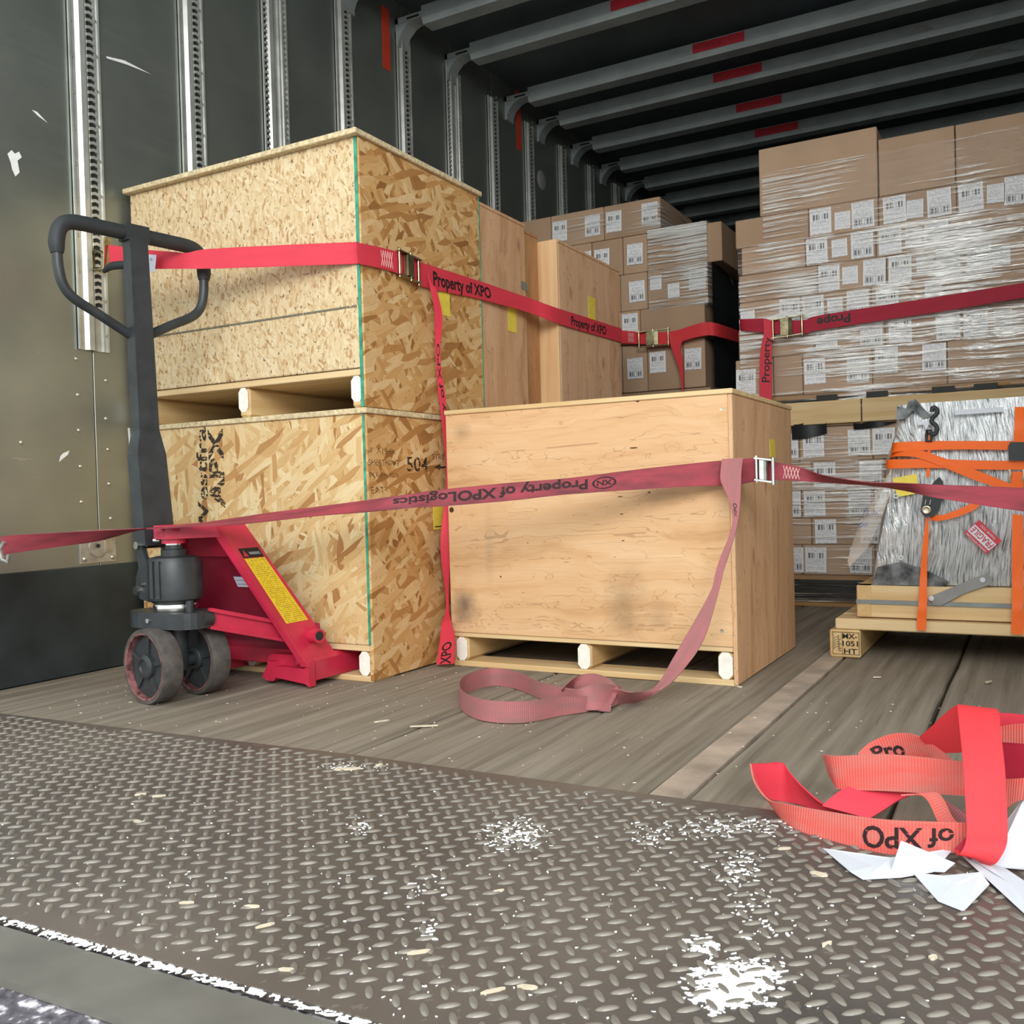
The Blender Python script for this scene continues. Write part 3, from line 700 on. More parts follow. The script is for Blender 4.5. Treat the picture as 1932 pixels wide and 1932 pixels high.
for (x, y, a, b) in ((1195,845,.03,.004),(1170,937,.022,.003),(1225,929,.01,.006),(1173,970,.012,.003),(1176,1020,.010,.003),(996,1024,.004,.003),(945,1088,.006,.005),(1160,1051,.005,.002)):
    p = PY(x, y, PY0); n = 9; poly = [(a/2*math.cos(2*math.pi*k/n)*random.uniform(.6,1.1), b/2*math.sin(2*math.pi*k/n)*random.uniform(.6,1.2)) for k in range(n)]
    MB().prism(poly, (p.x, PY0-.0003, p.z), (1,0,0), (0,0,1), (0,-1,0), .0003).build('surface_check', 'ink_brown', t)
p0 = PX(1452, 862, PX1); card('yellow_label', (PX1+.0006, p0.y, p0.z), (0,1,0), (0,0,1), .06, .05, 'yellow_plain', t)
# tall plywood crates behind
def ply_crate(label, x0, x1, y0, y1, h, mat, frontmat, lab=None):
    t = thing('plywood_crate', ((x0+x1)/2, (y0+y1)/2, 0), label, 'crate')
    box('front_panel', (x0, x1-.010, y0, y0+.012, .0, h-.012), frontmat, t)
    box('side_panel', (x1-.010, x1, y0+.0, y1, .0, h-.012), mat, t)
    box('side_panel', (x0, x0+.01, y0+.012, y1, 0, h-.012), mat, t)
    box('back_panel', (x0+.01, x1-.01, y1-.012, y1, 0, h-.012), mat, t)
    box('lid', (x0-.002, x1+.002, y0-.002, y1+.002, h-.012, h), frontmat, t)
    return t
t = ply_crate('tall knotty plywood crate directly behind the pale board crate', -2.42, -1.562, 2.632, 2.938, 1.437, 'ply_c', 'ply_c')
p0 = PX(958, 624, -1.562); card('yellow_label', (-1.5612, p0.y, p0.z), (0,1,0), (0,0,1), .062, .112, 'yellow_plain', t)
p0 = PX(983, 545, -1.562); card('steel_clip', (-1.5612, p0.y, p0.z), (0,1,0), (0,0,1), .045, .028, 'band_grey', t)
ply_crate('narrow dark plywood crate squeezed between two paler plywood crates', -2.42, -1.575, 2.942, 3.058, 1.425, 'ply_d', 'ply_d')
t = ply_crate('pinkish plywood crate with pale lumber front, nearest the carton stacks', -2.40, -1.500, 3.075, 3.640, 1.405, 'ply_e', 'ply_e')
box('front_frame', (-1.60, -1.501, 3.064, 3.076, 0, 1.404), 'wood_z', t)
p0 = PX(1110, 600, -1.5); card('yellow_label', (-1.4992, p0.y, p0.z), (0,1,0), (0,0,1), .065, .085, 'yellow_plain', t)

# ================================================================== CARTONS
def carton(x0, x1, y0, y1, z0, z1, label, labs=(), mat='cardboard', group=None):
    """carton with a taped seam and its shipping labels; labs = (centre x, kind, height fraction)"""
    t = thing('carton', ((x0+x1)/2, (y0+y1)/2, z0), label, 'carton', group)
    j = .0015
    MB().bbox(x0+j, x1-j, y0+random.uniform(0,.004), y1, z0+.0008, z1-.0008, .003).build('body', mat, t)
    for (xc, kind, dz) in labs:
        h, wd = (.104, .084) if kind in 'ab' else (.07, .06)
        h = min(h, (z1-z0)-.012); zc = (z0+z1)/2+dz; r = random.uniform(-.03, .03)
        u = Vector((math.cos(r), 0, math.sin(r))); v = Vector((-math.sin(r), 0, math.cos(r)))
        card('shipping_label', Vector((xc, y0-.0008, zc))-u*wd/2-v*h/2, u, v, wd, h, 'label_'+kind, t)
    return t
ordn = ['first', 'second', 'third', 'fourth', 'fifth', 'sixth', 'seventh']
def stack(rows, yf, px, depth, name, top_names, mats=('cardboard', 'cardboard2')):
    """rows = [(z0, z1, [boundaries in px], [(label px, kind, dz)])]"""
    for ri, (z0, z1, bd, labs) in enumerate(rows):
        zc = (z0+z1)/2
        xs = [PY(px(b), 966-(zc-.49)*1786/(yf*1.05), yf).x for b in bd]
        for k in range(len(bd)-1):
            mine = [(PY(px(l), 966-(zc-.49)*1786/(yf*1.05), yf).x, kd, dz) for l, kd, dz in labs if bd[k] <= l < bd[k+1]]
            carton(xs[k], xs[k+1], yf, yf+depth, z0, z1, '%s carton from the left in %s, %s' % (ordn[k], top_names[ri], name), mine, mats[(ri+k) % 2], 'cartons of the '+name)
# big right-hand stack, upper load (label positions measured on an enlarged view)
RY = 4.0
pu = lambda u: 1380+u/3.5
zz = [.871, 1.037, 1.16, 1.278, 1.392, 1.508, 1.628]
rowsU = [
 (zz[5], zz[6], [28, 515, 977, 1495, 1990], [(595,'a',0),(740,'c',-.01),(875,'b',0),(1085,'a',0),(1220,'c',-.01),(1380,'b',0),(1590,'a',0),(1755,'c',0),(1895,'b',0)]),
 (zz[4], zz[5], [70, 495, 960, 1450, 1990], [(570,'a',0),(720,'c',0),(870,'b',0),(1055,'a',0),(1210,'c',0),(1360,'b',0)]),
 (zz[3], zz[4], [52, 575, 1030, 1545, 1990], [(650,'a',0),(790,'c',0),(950,'b',0),(1120,'a',0),(1285,'c',0),(1440,'b',0),(1645,'a',0),(1790,'c',0)]),
 (zz[2], zz[3], [58, 460, 930, 1420, 1990], [(112,'c',-.01),(390,'a',0),(545,'a',0),(690,'c',0),(840,'b',0),(1035,'a',0),(1340,'c',.02)]),
 (zz[1], zz[2], [50, 550, 1020, 1530, 1990], [(635,'a',0),(930,'b',0),(1120,'a',0),(1435,'b',0),(1620,'a',0),(1800,'c',0)]),
 (zz[0], zz[1], [30, 280, 475, 935, 1430, 1990], [(100,'a',-.01),(555,'a',.01),(840,'b',.005),(1030,'a',.03),(1345,'b',.025)])]
stack(rowsU, RY, pu, .45, 'upper right stack', ['top labelled row', 'second labelled row', 'third labelled row', 'fourth labelled row', 'fifth labelled row', 'bottom row'])
for k, (a, b, h, lab) in enumerate(((192,978,1.907,'tallest plain brown carton on top of the right-hand stack'),(982,1490,1.852,'plain wrapped carton right of the tallest one on the stack'),(1492,1990,1.852,'plain wrapped carton at the right edge on top of the stack'))):
    carton(PY(pu(a), 500, RY).x, PY(pu(b), 500, RY).x, RY, RY+.45, zz[6], h, lab, (), 'cardboard2', 'cartons of the upper right stack')
# lower load
pv = lambda u: 1480+u/4.83
zl = [.129, .253, .363, .482, .595, .735]
L0 = -420
rowsL = [
 (zl[4], zl[5], [L0, 140, 810, 1500, 2180], [(95-60,'b',-.0),(270,'a',0),(685,'b',0),(910,'a',0),(1300,'b',0),(1700,'a',0)]),
 (zl[3], zl[4], [L0, 250, 920, 1600, 2180], [(372,'a',0),(790,'b',0),(1100,'a',0),(1500,'b',0)]),
 (zl[2], zl[3], [L0, 160, 820, 1500, 2180], [(60,'b',0),(280,'a',0),(690,'b',0),(930,'a',0),(1350,'b',0)]),
 (zl[1], zl[2], [L0, 250, 920, 1600, 2180], [(380,'a',0),(800,'b',0),(1120,'a',0)]),
 (zl[0], zl[1], [L0, 165, 830, 1500, 2180], [(85,'b',0),(290,'a',0),(700,'b',0),(960,'a',0)])]
stack(rowsL, RY, pv, .45, 'lower right stack', ['top row', 'second row', 'third row', 'fourth row', 'bottom row'])
def pallet(name, x0, x1, y0, y1, z0, h, label, mat='dark_wood', planks_=5):
    t = thing(name, ((x0+x1)/2, (y0+y1)/2, z0), label, 'pallet')
    for k in range(planks_):
        w_ = (y1-y0)/planks_; box('deck_board', (x0, x1, y0+k*w_, y0+(k+1)*w_-.02, z0+h-.018, z0+h), mat, t)
    for k in range(3): box('bottom_board', (x0, x1, y0+k*(y1-y0-.1)/2, y0+k*(y1-y0-.1)/2+.1, z0, z0+.016), mat, t)
    for xc in (x0+.03, (x0+x1)/2, x1-.03): box('runner', (xc-.025, xc+.025, y0, y1, z0+.016, z0+h-.018), mat, t)
    return t
lx0, lx1 = PY(1392, 900, RY).x, .06
pallet('pallet', lx0, lx1, RY-.01, RY+.9, 0, .128, 'dark wooden pallet on the floor under the lower carton stack')
pallet('pallet', lx0, lx1, RY-.01, RY+.9, .737, .132, 'wooden pallet wrapped in film between the two right-hand carton stacks')
for k_, (a_, b_) in enumerate(((lx0, -.62), (-.615, lx1))): box('fascia_board', (a_, b_, RY-.026, RY-.012, .745, .838), 'wood_x', bpy.data.objects['pallet.001'])
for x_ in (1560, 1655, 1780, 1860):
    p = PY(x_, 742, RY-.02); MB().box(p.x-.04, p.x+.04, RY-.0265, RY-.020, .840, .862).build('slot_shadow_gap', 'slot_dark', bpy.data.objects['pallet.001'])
# black film scraps hanging at the pallet edge
for k, (x0_, x1_, y0_, y1_) in enumerate(((1493,1560,800,826),(1610,1690,798,806))):
    a, b = PY(x0_, y0_, RY-.02), PY(x1_, y1_, RY-.02)
    mb = MB(); N = 10
    for i in range(N+1):
        f_ = i/N; mb.v += [Vector((a.x+(b.x-a.x)*f_, RY-.022-.008*math.sin(f_*7), a.z-.004*math.sin(f_*9))), Vector((a.x+(b.x-a.x)*f_, RY-.014, b.z+.018*f_*f_))]
    mb.f = [(2*i, 2*i+1, 2*i+3, 2*i+2) for i in range(N)]; mb.smooth = True
    o = mb.build('black_film_scrap', 'black_film'); tag(o, ['black plastic flap under the pallet beside the plywood crate', 'long thin black plastic flap under the pallet above the lower stack'][k], 'plastic film')
# middle stack
MY = 4.5
pm = lambda u: 960+u/4.2
zm = [.994, 1.234, 1.406, 1.592, 1.782, 1.954]
rowsM = [
 (zm[4], zm[5], [60, 335, 755, 1205], [(405,'a',0),(665,'b',-.0),(835,'a',0),(1120,'b',0.01)]),
 (zm[3], zm[4], [300, 660, 905, 1100, 1695], [(600,'a',-.0),(740,'a',0),(1003,'b',0)]),
 (zm[2], zm[3], [640, 885, 1100, 1582], [(1020,'b',0),(1170,'c',.03),(1310,'c',-.02),(1500,'a',.02)]),
 (zm[1], zm[2], [640, 1045, 1560], [(965,'a',.02)]),
 (zm[0], zm[1], [640, 900, 1100, 1385, 1562], [(1005,'b',0),(1185,'a',.02),(1465,'b',.02)])]
stack(rowsM, MY, pm, .5, 'middle stack', ['top row', 'second row', 'third row', 'fourth row', 'bottom row'])
mx1 = PY(1340, 700, MY).x
pallet('pallet', -2.42, mx1, MY, MY+.6, 0, .13, 'pallet on the floor under the hidden base of the middle stack')
for k, (a, b, l) in enumerate(((-2.42,-1.9,'large plain base carton near the wall under the middle stack'),(-1.895,mx1,'large plain base carton under the right half of the middle stack'))):
    carton(a, b, MY, MY+.5, .131, .992, l, (), 'cardboard')
# black plastic hanging on the right flank of the middle stack
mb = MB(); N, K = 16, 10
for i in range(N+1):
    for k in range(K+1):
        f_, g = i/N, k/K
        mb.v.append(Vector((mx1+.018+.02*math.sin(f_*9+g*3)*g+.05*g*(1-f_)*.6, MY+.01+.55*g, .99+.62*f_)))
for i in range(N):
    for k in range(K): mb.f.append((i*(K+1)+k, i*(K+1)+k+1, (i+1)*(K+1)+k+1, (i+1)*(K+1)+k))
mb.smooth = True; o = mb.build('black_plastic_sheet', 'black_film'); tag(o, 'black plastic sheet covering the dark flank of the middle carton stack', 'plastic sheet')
# ---- stretch film around the loads
def film_shell(xs0, xs1, yf, z0, z1, mat, label, side_l=False, side_r=False, off=.009, dp_=.4, wob=.004):
    mb = MB(); path = []
    if side_l: path += [(xs0-off, yf+dp_), (xs0-off, yf+.02)]
    n = 36; path += [(xs0+(xs1-xs0)*i/n, yf-off) for i in range(n+1)]
    if side_r: path += [(xs1+off, yf+.02), (xs1+off, yf+dp_)]
    K = 22
    for i, (x, y) in enumerate(path):
        for k in range(K+1):
            z = z0+(z1-z0)*k/K; mb.v.append(Vector((x, y-wob*abs(math.sin(z*41+x*3))*(1 if yf-off-.001 < y < yf else 0), z)))
    for i in range(len(path)-1):
        for k in range(K): mb.f.append((i*(K+1)+k, (i+1)*(K+1)+k, (i+1)*(K+1)+k+1, i*(K+1)+k+1))
    mb.smooth = True; o = mb.build('stretch_film', mat); return tag(o, label, 'stretch film')
rx0 = PY(1396, 600, RY).x
film_shell(rx0, .02, RY, .75, 1.51, 'film_sheen', 'shiny stretch film wound around the upper right-hand carton stack', True)
film_shell(PY(1440, 400, RY).x, .02, RY, 1.512, 1.80, 'film', 'stretch film band across the top cartons of the right-hand stack', True)
film_shell(lx0, .05, RY, .02, .745, 'film_thin', 'cloudy stretch film around the lower right-hand carton stack', True)
film_shell(PY(1225, 550, MY).x, PY(1337, 550, MY).x, MY, zm[2]-.02, zm[4]+.01, 'film_sheen', 'crinkled shiny film patch on the right half of the middle stack', False, True)
film_shell(PY(1040, 400, MY).x, PY(1247, 400, MY).x, MY, zm[4]+.015, zm[5]-.03, 'film_thin', 'thin film across the labelled top cartons of the middle stack', False, True)

# ================================================================== PALLET JACK
JX, JY = -1.912, 1.668
jk = thing('pallet_jack', (JX, JY, 0), 'red pallet jack with black handle, forks pushed under the stencilled crate', 'pallet jack')
a2 = Vector((-.156, -.988, 0)); e1 = Vector((-.988, .156, 0)); UP = Vector((0, 0, 1)); J = Vector((JX, JY, 0))
def jp(e, a, z): return J+e1*e+a2*a+UP*z
# steering wheels
R = .093
for s in (1, -1):
    c = jp(0, s*.068, R)
    ty = MB().lathe([(R-.012, -.026), (R-.002, -.026), (R, -.022), (R, .022), (R-.002, .026), (R-.012, .026)], c, a2, 40, True).build('wheel', 'tread', jk)
    MB().lathe([(R-.0145, -.0255), (R-.012, -.0268), (R-.0105, -.0268), (R-.0105, .0268), (R-.012, .0268), (R-.0145, .0255)], c, a2, 40, True).build('rim', 'rim_red', ty)
    MB().lathe([(.012, -.012), (R-.0135, -.010), (R-.0135, .010), (.012, .012)], c, a2, 32, True).build('disc', 'black_iron', ty)
    MB().lathe([(.030, -.03), (.030, .022), (.026, .026), (.018, .027), (.016, .023), (.004, .023)], c, a2, 24).build('hub', 'black_iron', ty)
    sp = MB()
    for k in range(5):
        an = k*2*math.pi/5+.4; d = e1*math.cos(an)+UP*math.sin(an); sp.beam(c+d*.028+a2*.008, c+d*.072+a2*.008, .010, .016, a2)
        sp.beam(c+d*.028-a2*.008, c+d*.072-a2*.008, .010, .016, a2)
    sp.build('spoke', 'black_iron', ty)
MB().cyl(jp(0,.05,R), jp(0,-.05,R), .016).cyl(jp(0,0,R-.02), jp(0,0,.185), .027, 20).build('axle', 'black_iron', jk)
# base plate above the wheels
bp = MB(); poly = []
for k in range(24):
    an = 2*math.pi*k/24; poly.append((.118*math.copysign(abs(math.cos(an))**.6, math.cos(an)), .062*math.copysign(abs(math.sin(an))**.7, math.sin(an))))
bp.prism(poly, (JX-.015, JY, .182), (1,0,0), (0,1,0), UP, .040); bp.build('thrust_plate', 'black_iron', jk)
MB().lathe([(.052,0),(.054,.004),(.054,.016),(.05,.022)], (JX, JY, .222), UP, 32).build('bearing_ring', 'chrome', jk)
MB().lathe([(.054,0),(.066,.010),(.067,.018),(.067,.098),(.060,.114),(.040,.118)], (JX, JY, .243), UP, 28).build('pump_body', 'black_iron', jk)
rb_ = MB()
for an in (-1.9, -1.62, -1.34): 
    d = Vector((math.cos(an), math.sin(an), 0)); rb_.beam((JX+d.x*.066, JY+d.y*.066, .258), (JX+d.x*.066, JY+d.y*.066, .350), .012, .010, d)
rb_.build('pump_rib', 'black_iron', jk)
MB().lathe([(.032,0),(.032,.018),(.022,.020),(.022,.036)], (JX, JY, .358), UP, 20).build('piston', 'black_iron', jk)
MB().lathe([(.0225,0),(.0225,.006)], (JX, JY, .388), UP, 20).build('piston_ring', 'chrome', jk)
MB().lathe([(.030,0),(.030,.014),(.042,.018),(.044,.036),(.040,.042)], (JX, JY, .392), UP, 24).build('head_cup', 'red_paint', jk)
MB().cyl((JX-.030, JY-.018, .400), (JX-.042, JY-.028, .400), .006, 10).build('head_bolt', 'chrome', jk)
# chassis: top cap, triangular web, two sloping side plates
XR, XL = -1.668, -2.185
cap = MB().prism([(-.045,-.01),(-.025,-.040),(.025,-.040),(.05,.0),(.088,.070),(.088,.155),(-.088,.155),(-.088,.070)], (JX, JY, .404), (1,0,0), (0,1,0), UP, .034).build('chassis_cap', 'red_paint', jk)
for s, xb in ((1, XR), (-1, XL)):
    xt = JX+s*.086
    # plate slopes outwards and towards the forks
    TF, TB, BF, BB = Vector((xt, 1.738, .438)), Vector((xt, 1.824, .438)), Vector((xb, 1.887, .058)), Vector((xb, 2.005, .058))
    dv = (BF-TF); L = dv.length; dv.normalize(); nn = (BB-BF).normalized().cross(dv)*s
    if nn.x*s < 0: nn = -nn
    q = [TF, BF, BB, TB]
    b = MB().add(q+[p-nn*.007 for p in q], [(0,1,2,3),(7,6,5,4),(0,4,5,1),(1,5,6,2),(2,6,7,3),(3,7,4,0)]).build('side_plate', 'red_paint', jk)
    fo = Vector((-s*.020, -.004, 0)); q = [TF+Vector((0,-.001,.002)), BF+Vector((0,-.001,0)), BF+fo, TF+fo+Vector((0,0,-.01))]
    MB().add(q+[p+Vector((0,-.009,0)) for p in q], [(0,1,2,3),(7,6,5,4),(0,4,5,1),(1,5,6,2),(2,6,7,3),(3,7,4,0)]).build('flange', 'red_paint', b)
    if s == 1:
        def on_plate(f_, g_): return (TF.lerp(BF, f_)).lerp(TB.lerp(BB, f_), g_)+nn*.001
        def decal(name, f0, f1, g0, g1, mat):
            mb = MB(); mb.v = [on_plate(f1, g0), on_plate(f1, g1), on_plate(f0, g1), on_plate(f0, g0)]
            mb.v += [p-nn*.0009 for p in mb.v]; mb.uv = [(0,0),(1,0),(1,1),(0,1)]*2
            mb.f = [(0,1,2,3),(7,6,5,4),(0,4,5,1),(1,5,6,2),(2,6,7,3),(3,7,4,0)]; return mb.build(name, mat, b)
        decal('warning_sticker', .245, .70, .10, .86, 'warn')
        decal('sticker_header', .175, .24, .10, .86, 'ink')
        text_flat('WARNING', on_plate(.222, .38)+nn*.0008, (0,1,0), -dv, .009, b, 'white', .038)
        MB().add([on_plate(.232,.13)+nn*.0008, on_plate(.232,.32)+nn*.0008, on_plate(.185,.225)+nn*.0008], [(0,1,2)]).build('warning_triangle', 'red_sticker', b)
        pc_ = on_plate(.80, .62); MB().cyl(pc_-nn*.01, pc_+Vector((.040, -.012, 0)), .0185, 18).build('pivot_tube', 'red_paint', b)
        MB().cyl(pc_+Vector((.0402, -.0121, 0)), pc_+Vector((.041, -.0123, 0)), .0125, 18).build('tube_bore', 'slot_dark', b)
web = MB().add([Vector(p) for p in ((JX-.085,1.76,.43),(JX+.085,1.76,.43),(XR-.03,1.93,.12),(XL+.03,1.93,.12),(JX-.085,1.768,.43),(JX+.085,1.768,.43),(XR-.03,1.938,.12),(XL+.03,1.938,.12))], [(0,3,2,1),(4,5,6,7),(0,1,5,4),(1,2,6,5),(2,3,7,6),(3,0,4,7)]).build('web_panel', 'dark_red', jk)
def on_web(f_, g_): return Vector((JX-.085,1.757,.43)).lerp(Vector((XL+.03,1.927,.12)), f_).lerp(Vector((JX+.085,1.757,.43)).lerp(Vector((XR-.03,1.927,.12)), f_), g_)
q = [on_web(0,0), on_web(0,1), on_web(.26,1), on_web(.26,0)]
MB().add(q+[p+Vector((0,-.006,0)) for p in q], [(0,1,2,3),(7,6,5,4),(0,4,5,1),(1,5,6,2),(2,6,7,3),(3,7,4,0)]).build('web_upper', 'red_paint', jk)
uu = (on_web(.5,.9)-on_web(.5,.6)).normalized(); vv2 = (on_web(.4,.6)-on_web(.5,.6)).normalized()
card('rating_plate', on_web(.53,.64)+Vector((0,-.002,0)), uu, Vector((0,-.47,.88)), .085, .032, 'sticker_white', jk, .001)
for k in range(3): MB().beam(on_web(.505-k*.035,.66)+Vector((0,-.004,0)), on_web(.505-k*.035,.86)+Vector((0,-.004,0)), .0006, .0008).build('plate_rule', 'blue_ink', jk)
# cross beam with grey top, behind the wheels
box('cross_beam', (XL+.10, XR-.10, 1.945, 1.995, .045, .085), 'red_paint', jk)
box('lower_web', (JX-.21, JX+.21, 1.96, 1.97, .05, .16), 'dark_red', jk)
# forks
for s, x0, x1 in ((1, XR-.165, XR), (-1, XL, XL+.165)):
    f_ = MB().prism([(0,0),(.165,0),(.165,.052),(.150,.062),(.015,.062),(0,.052),(0,0),(.008,.008),(.008,.062),(.157,.062),(.157,.008)][:6], (x0, 1.905, .018), (1,0,0), UP, (0,1,0), .69)
    f_ = f_.build('fork', 'red_paint', jk)
    MB().prism([(0,.018),(.02,.052),(.022,.062),(.040,.062),(.05,.05),(.150,.05),(.165,.066),(.165,.002),(.15,.010),(.05,.020),(.04,.010),(.02,.010)], (x0, 1.880, .002), (1,0,0), UP, (0,1,0), .026).build('toe_bracket', 'red_paint', f_)
    MB().cyl((x0+.11, 1.90, .06), (x0+.12, 1.90, .11), .008, 10).build('brace_pin', 'red_paint', f_)
# push links from the thrust plate to the forks
for s in (1, -1):
    q0 = Vector((JX+s*.088, JY+.025, .203)); q1 = Vector((JX+s*.20, 1.95, .125))
    l_ = MB().beam(q0, q1, .014, .052).build('push_link', 'red_paint', jk)
    MB().beam(q0+Vector((s*.008,-.006,.022)), q1+Vector((s*.008,-.006,.022)), .018, .008).beam(q0+Vector((s*.008,-.006,-.022)), q1+Vector((s*.008,-.006,-.022)), .018, .008).build('link_flange', 'red_paint', l_)
    MB().lathe([(.021,0),(.021,.03)], (q0.x+s*.0, q0.y-.028, q0.z), (0,1,0), 18).build('link_eye', 'black_iron', l_)
    MB().lathe([(.010,0),(.009,.003),(.004,.003)], (q0.x, q0.y-.028, q0.z), (0,-1,0), 14).build('link_pin', 'chrome', l_)
MB().cyl((JX+.060, JY-.01, .220), (JX+.060, JY-.01, .250), .010, 12).build('stop_pin', 'black_iron', jk)
MB().cyl((JX-.03, JY-.062, .202), (JX-.03, JY-.065, .202), .006, 10).build('plate_screw', 'chrome', jk)
# pump lever block and handle hinge
hb = MB()
for s in (1, -1):
    hb.prism([(.055,.245),(.095,.250),(.115,.27),(.112,.305),(.098,.33),(.108,.385),(.088,.405),(.07,.36),(.055,.345)], jp(0, s*.035-.006, 0), e1, UP, a2, .012)
hb.build('lever_cheek', 'black_iron', jk)
for e_, z_, r_ in ((.093,.388,.010),(.104,.272,.011),(.078,.288,.006)): MB().cyl(jp(e_,.05,z_), jp(e_,-.05,z_), r_).build('hinge_pin', 'chrome', jk)
MB().beam(jp(.05,0,.27), jp(.10,0,.31), .03, .05).cyl(jp(.088,.028,.278), jp(.088,-.028,.278), .025).build('lever_arm', 'black_iron', jk)
# handle: tapered lower yoke, box tube, loop
h0, h1, h2, h3 = jp(.085,0,.385), jp(.110,0,.62), jp(.113,0,.68), jp(.132,0,1.185)
MB().beam(h0, h1, .085, .052, e1, .080, .050).build('handle_yoke', 'black_iron', jk)
MB().beam(h1, h2, .080, .050, e1, .056, .042).build('handle_taper', 'black_iron', jk)
MB().beam(h2, h3, .056, .040, e1, .050, .036).build('handle_tube', 'black_iron', jk)
MB().tube([jp(.075,.03,.385), jp(.125,.03,.54), jp(.14,.03,.69)], .0035, 8).build('release_rod', 'steel', jk)
zt = 1.193
loopc = [(.026,zt),(.10,zt),(.165,zt-.002),(.193,zt-.018),(.204,zt-.05),(.204,zt-.085)]
def L3(a_, z_): return jp(.135, a_, z_)
for s in (1, -1):
    pts = [L3(s*a_, z_) for a_, z_ in loopc]
    n = 28; sm = [cat(pts, i*(len(pts)-1)/n) for i in range(n+1)]
    MB().tube(sm, [.019]*(n-3)+[.0185,.0175,.016,.015], 14).build('grip', 'black_grip', jk)
    pts = [L3(s*.204, zt-.08), L3(s*.202, zt-.12), L3(s*.192, zt-.16), L3(s*.165, zt-.19), L3(s*.10, zt-.222), L3(s*.022, zt-.262)]
    sm = [cat(pts, i*5/24) for i in range(25)]
    MB().tube(sm, .0125, 12).build('loop_arm', 'black_iron', jk)
MB().beam(L3(-.032,zt), L3(.032,zt), .042, .040, e1).build('grip_hub', 'black_grip', jk)
# control lever
cv = [jp(.15,0,zt-.075), jp(.19,.004,zt-.070), jp(.24,.008,zt-.066), jp(.275,.01,zt-.075)]
MB().tube([cat(cv, i*3/12) for i in range(13)], [.011]*8+[.010,.009,.008,.006,.004], 10).build('control_lever', 'black_grip', jk)

# ================================================================== STRAPS
def buckle(par, p, along, across, wd=.055, ln=.045, mat='brass_steel', bars=3):
    """cam buckle lying on a strap: side plates, cross bars, cover"""
    p, l, c = Vector(p), Vector(along).normalized(), Vector(across).normalized(); n = c.cross(l)
    if n.dot(CAM-p) < 0: n = -n
    o = MB().prism([(-ln*.45,.006),(-ln*.40,.020),(ln*.1,.022),(ln*.3,.012),(ln*.3,.006)], p-c*(wd*.44), l, n, c, wd*.88).build('buckle', mat, par)
    for s in (1, -1): MB().beam(p-l*ln+c*(s*wd/2)+n*.008, p+l*ln+c*(s*wd/2)+n*.008, .004, .018, n).build('side_plate', mat, o)
    for k in range(bars):
        q = p+l*(ln*(-.9+1.8*k/(bars-1)))+n*(.014 if k == 1 else .008); MB().cyl(q-c*(wd/2+.006), q+c*(wd/2+.006), .0045, 10).build('cross_bar', mat, o)
    return o
def stitches(rb, s0, s1, par):
    mb = MB(); k = 5
    for i in range(k):
        for a_, b_ in (((s0+(s1-s0)*i/k), (s0+(s1-s0)*(i+1)/k)),):
            for t0, t1 in ((.12, .88), (.88, .12)):
                p, n_ = rb.pos(a_, t0); q, n2 = rb.pos(b_, t1)
                sg = 1 if n_.dot(CAM-p) > 0 else -1
                mb.tube([p+n_*.0022*sg, q+n2*.0022*sg], .0009, 5)
    mb.build('stitching', 'thread', par)
def facing(rb, d=None):
    p, n_ = rb.pos(rb.L/2 if d is None else d, .5); return 1 if n_.dot(CAM-p) > 0 else -1
def _cross(rb, ax, v):
    best = (9e9, 0)
    for i in range(len(rb.s)*6):
        d = rb.L*i/(len(rb.s)*6-1); p, _n = rb.pos(d, .5); e = abs((p-CAM).dot(ax)/(p-CAM).dot(_f)*FPX+966-v)
        if e < best[0]: best = (e, d)
    return best[1]
def s_at(rb, x):
    """length along the ribbon where it crosses image column x"""
    return _cross(rb, RIGHT, x)
def y_at(rb, y):
    return _cross(rb, DOWN, y)
# ---- A: upper red strap from the wall post across the board and plywood crates
t = thing('ratchet_strap', PX(190, 490, WX+.02), 'bright red strap from wall post across the tall crates, tail hanging between crates', 'strap')
def yz(pts): return [(PY(x, a_, Y), PY(x2, b_, Y)) for x, a_, x2, b_, Y in pts]
pA = yz([(205,462,207,503,1.80),(275,471,277,507,1.812),(325,475,327,507,1.824),(352,477,353,507,1.832),(392,470,392,507,1.856),(520,463,520,503,1.928),(664,457,667,498,1.999)])
pA += [(PX(x, a_, X), PX(x2, b_, X)) for x, a_, x2, b_, X in ((676,458,679,498,-1.550),(745,474,747,515,-1.551),(795,495,797,541,-1.549),(903,530,907,565,-1.551),(997,562,998,590,-1.530),(1047,580,1048,609,-1.4945),(1110,600,1110,628,-1.4945),(1172,620,1173,646,-1.4940))]
rA = Ribbon(pA, 8); rA.build('webbing', 'red_web', t)
sg = facing(rA, s_at(rA, 850))
text_on(rA, 'Property of XPO', s_at(rA, 816), s_at(rA, 925), t, side=sg, t0=.20, t1=.80)
text_on(rA, 'Property of XPO', s_at(rA, 1077), s_at(rA, 1143), t, side=sg, t0=.20, t1=.80)
stitches(rA, s_at(rA, 718), s_at(rA, 740), t)
p, n_ = rA.pos(s_at(rA, 768), .5); q, _ = rA.pos(s_at(rA, 790), .5)
buckle(t, p, q-p, (0,0,1), .066, .050)
card('care_tag', PY(278, 512, 1.798), (.97,0,-.2), (.2,0,.97), .030, .046, 'sticker_white', t, .0006)
text_flat('O', PY(283, 492, 1.796), (.97,0,-.2), (.2,0,.97), .008, t, 'blue_ink')
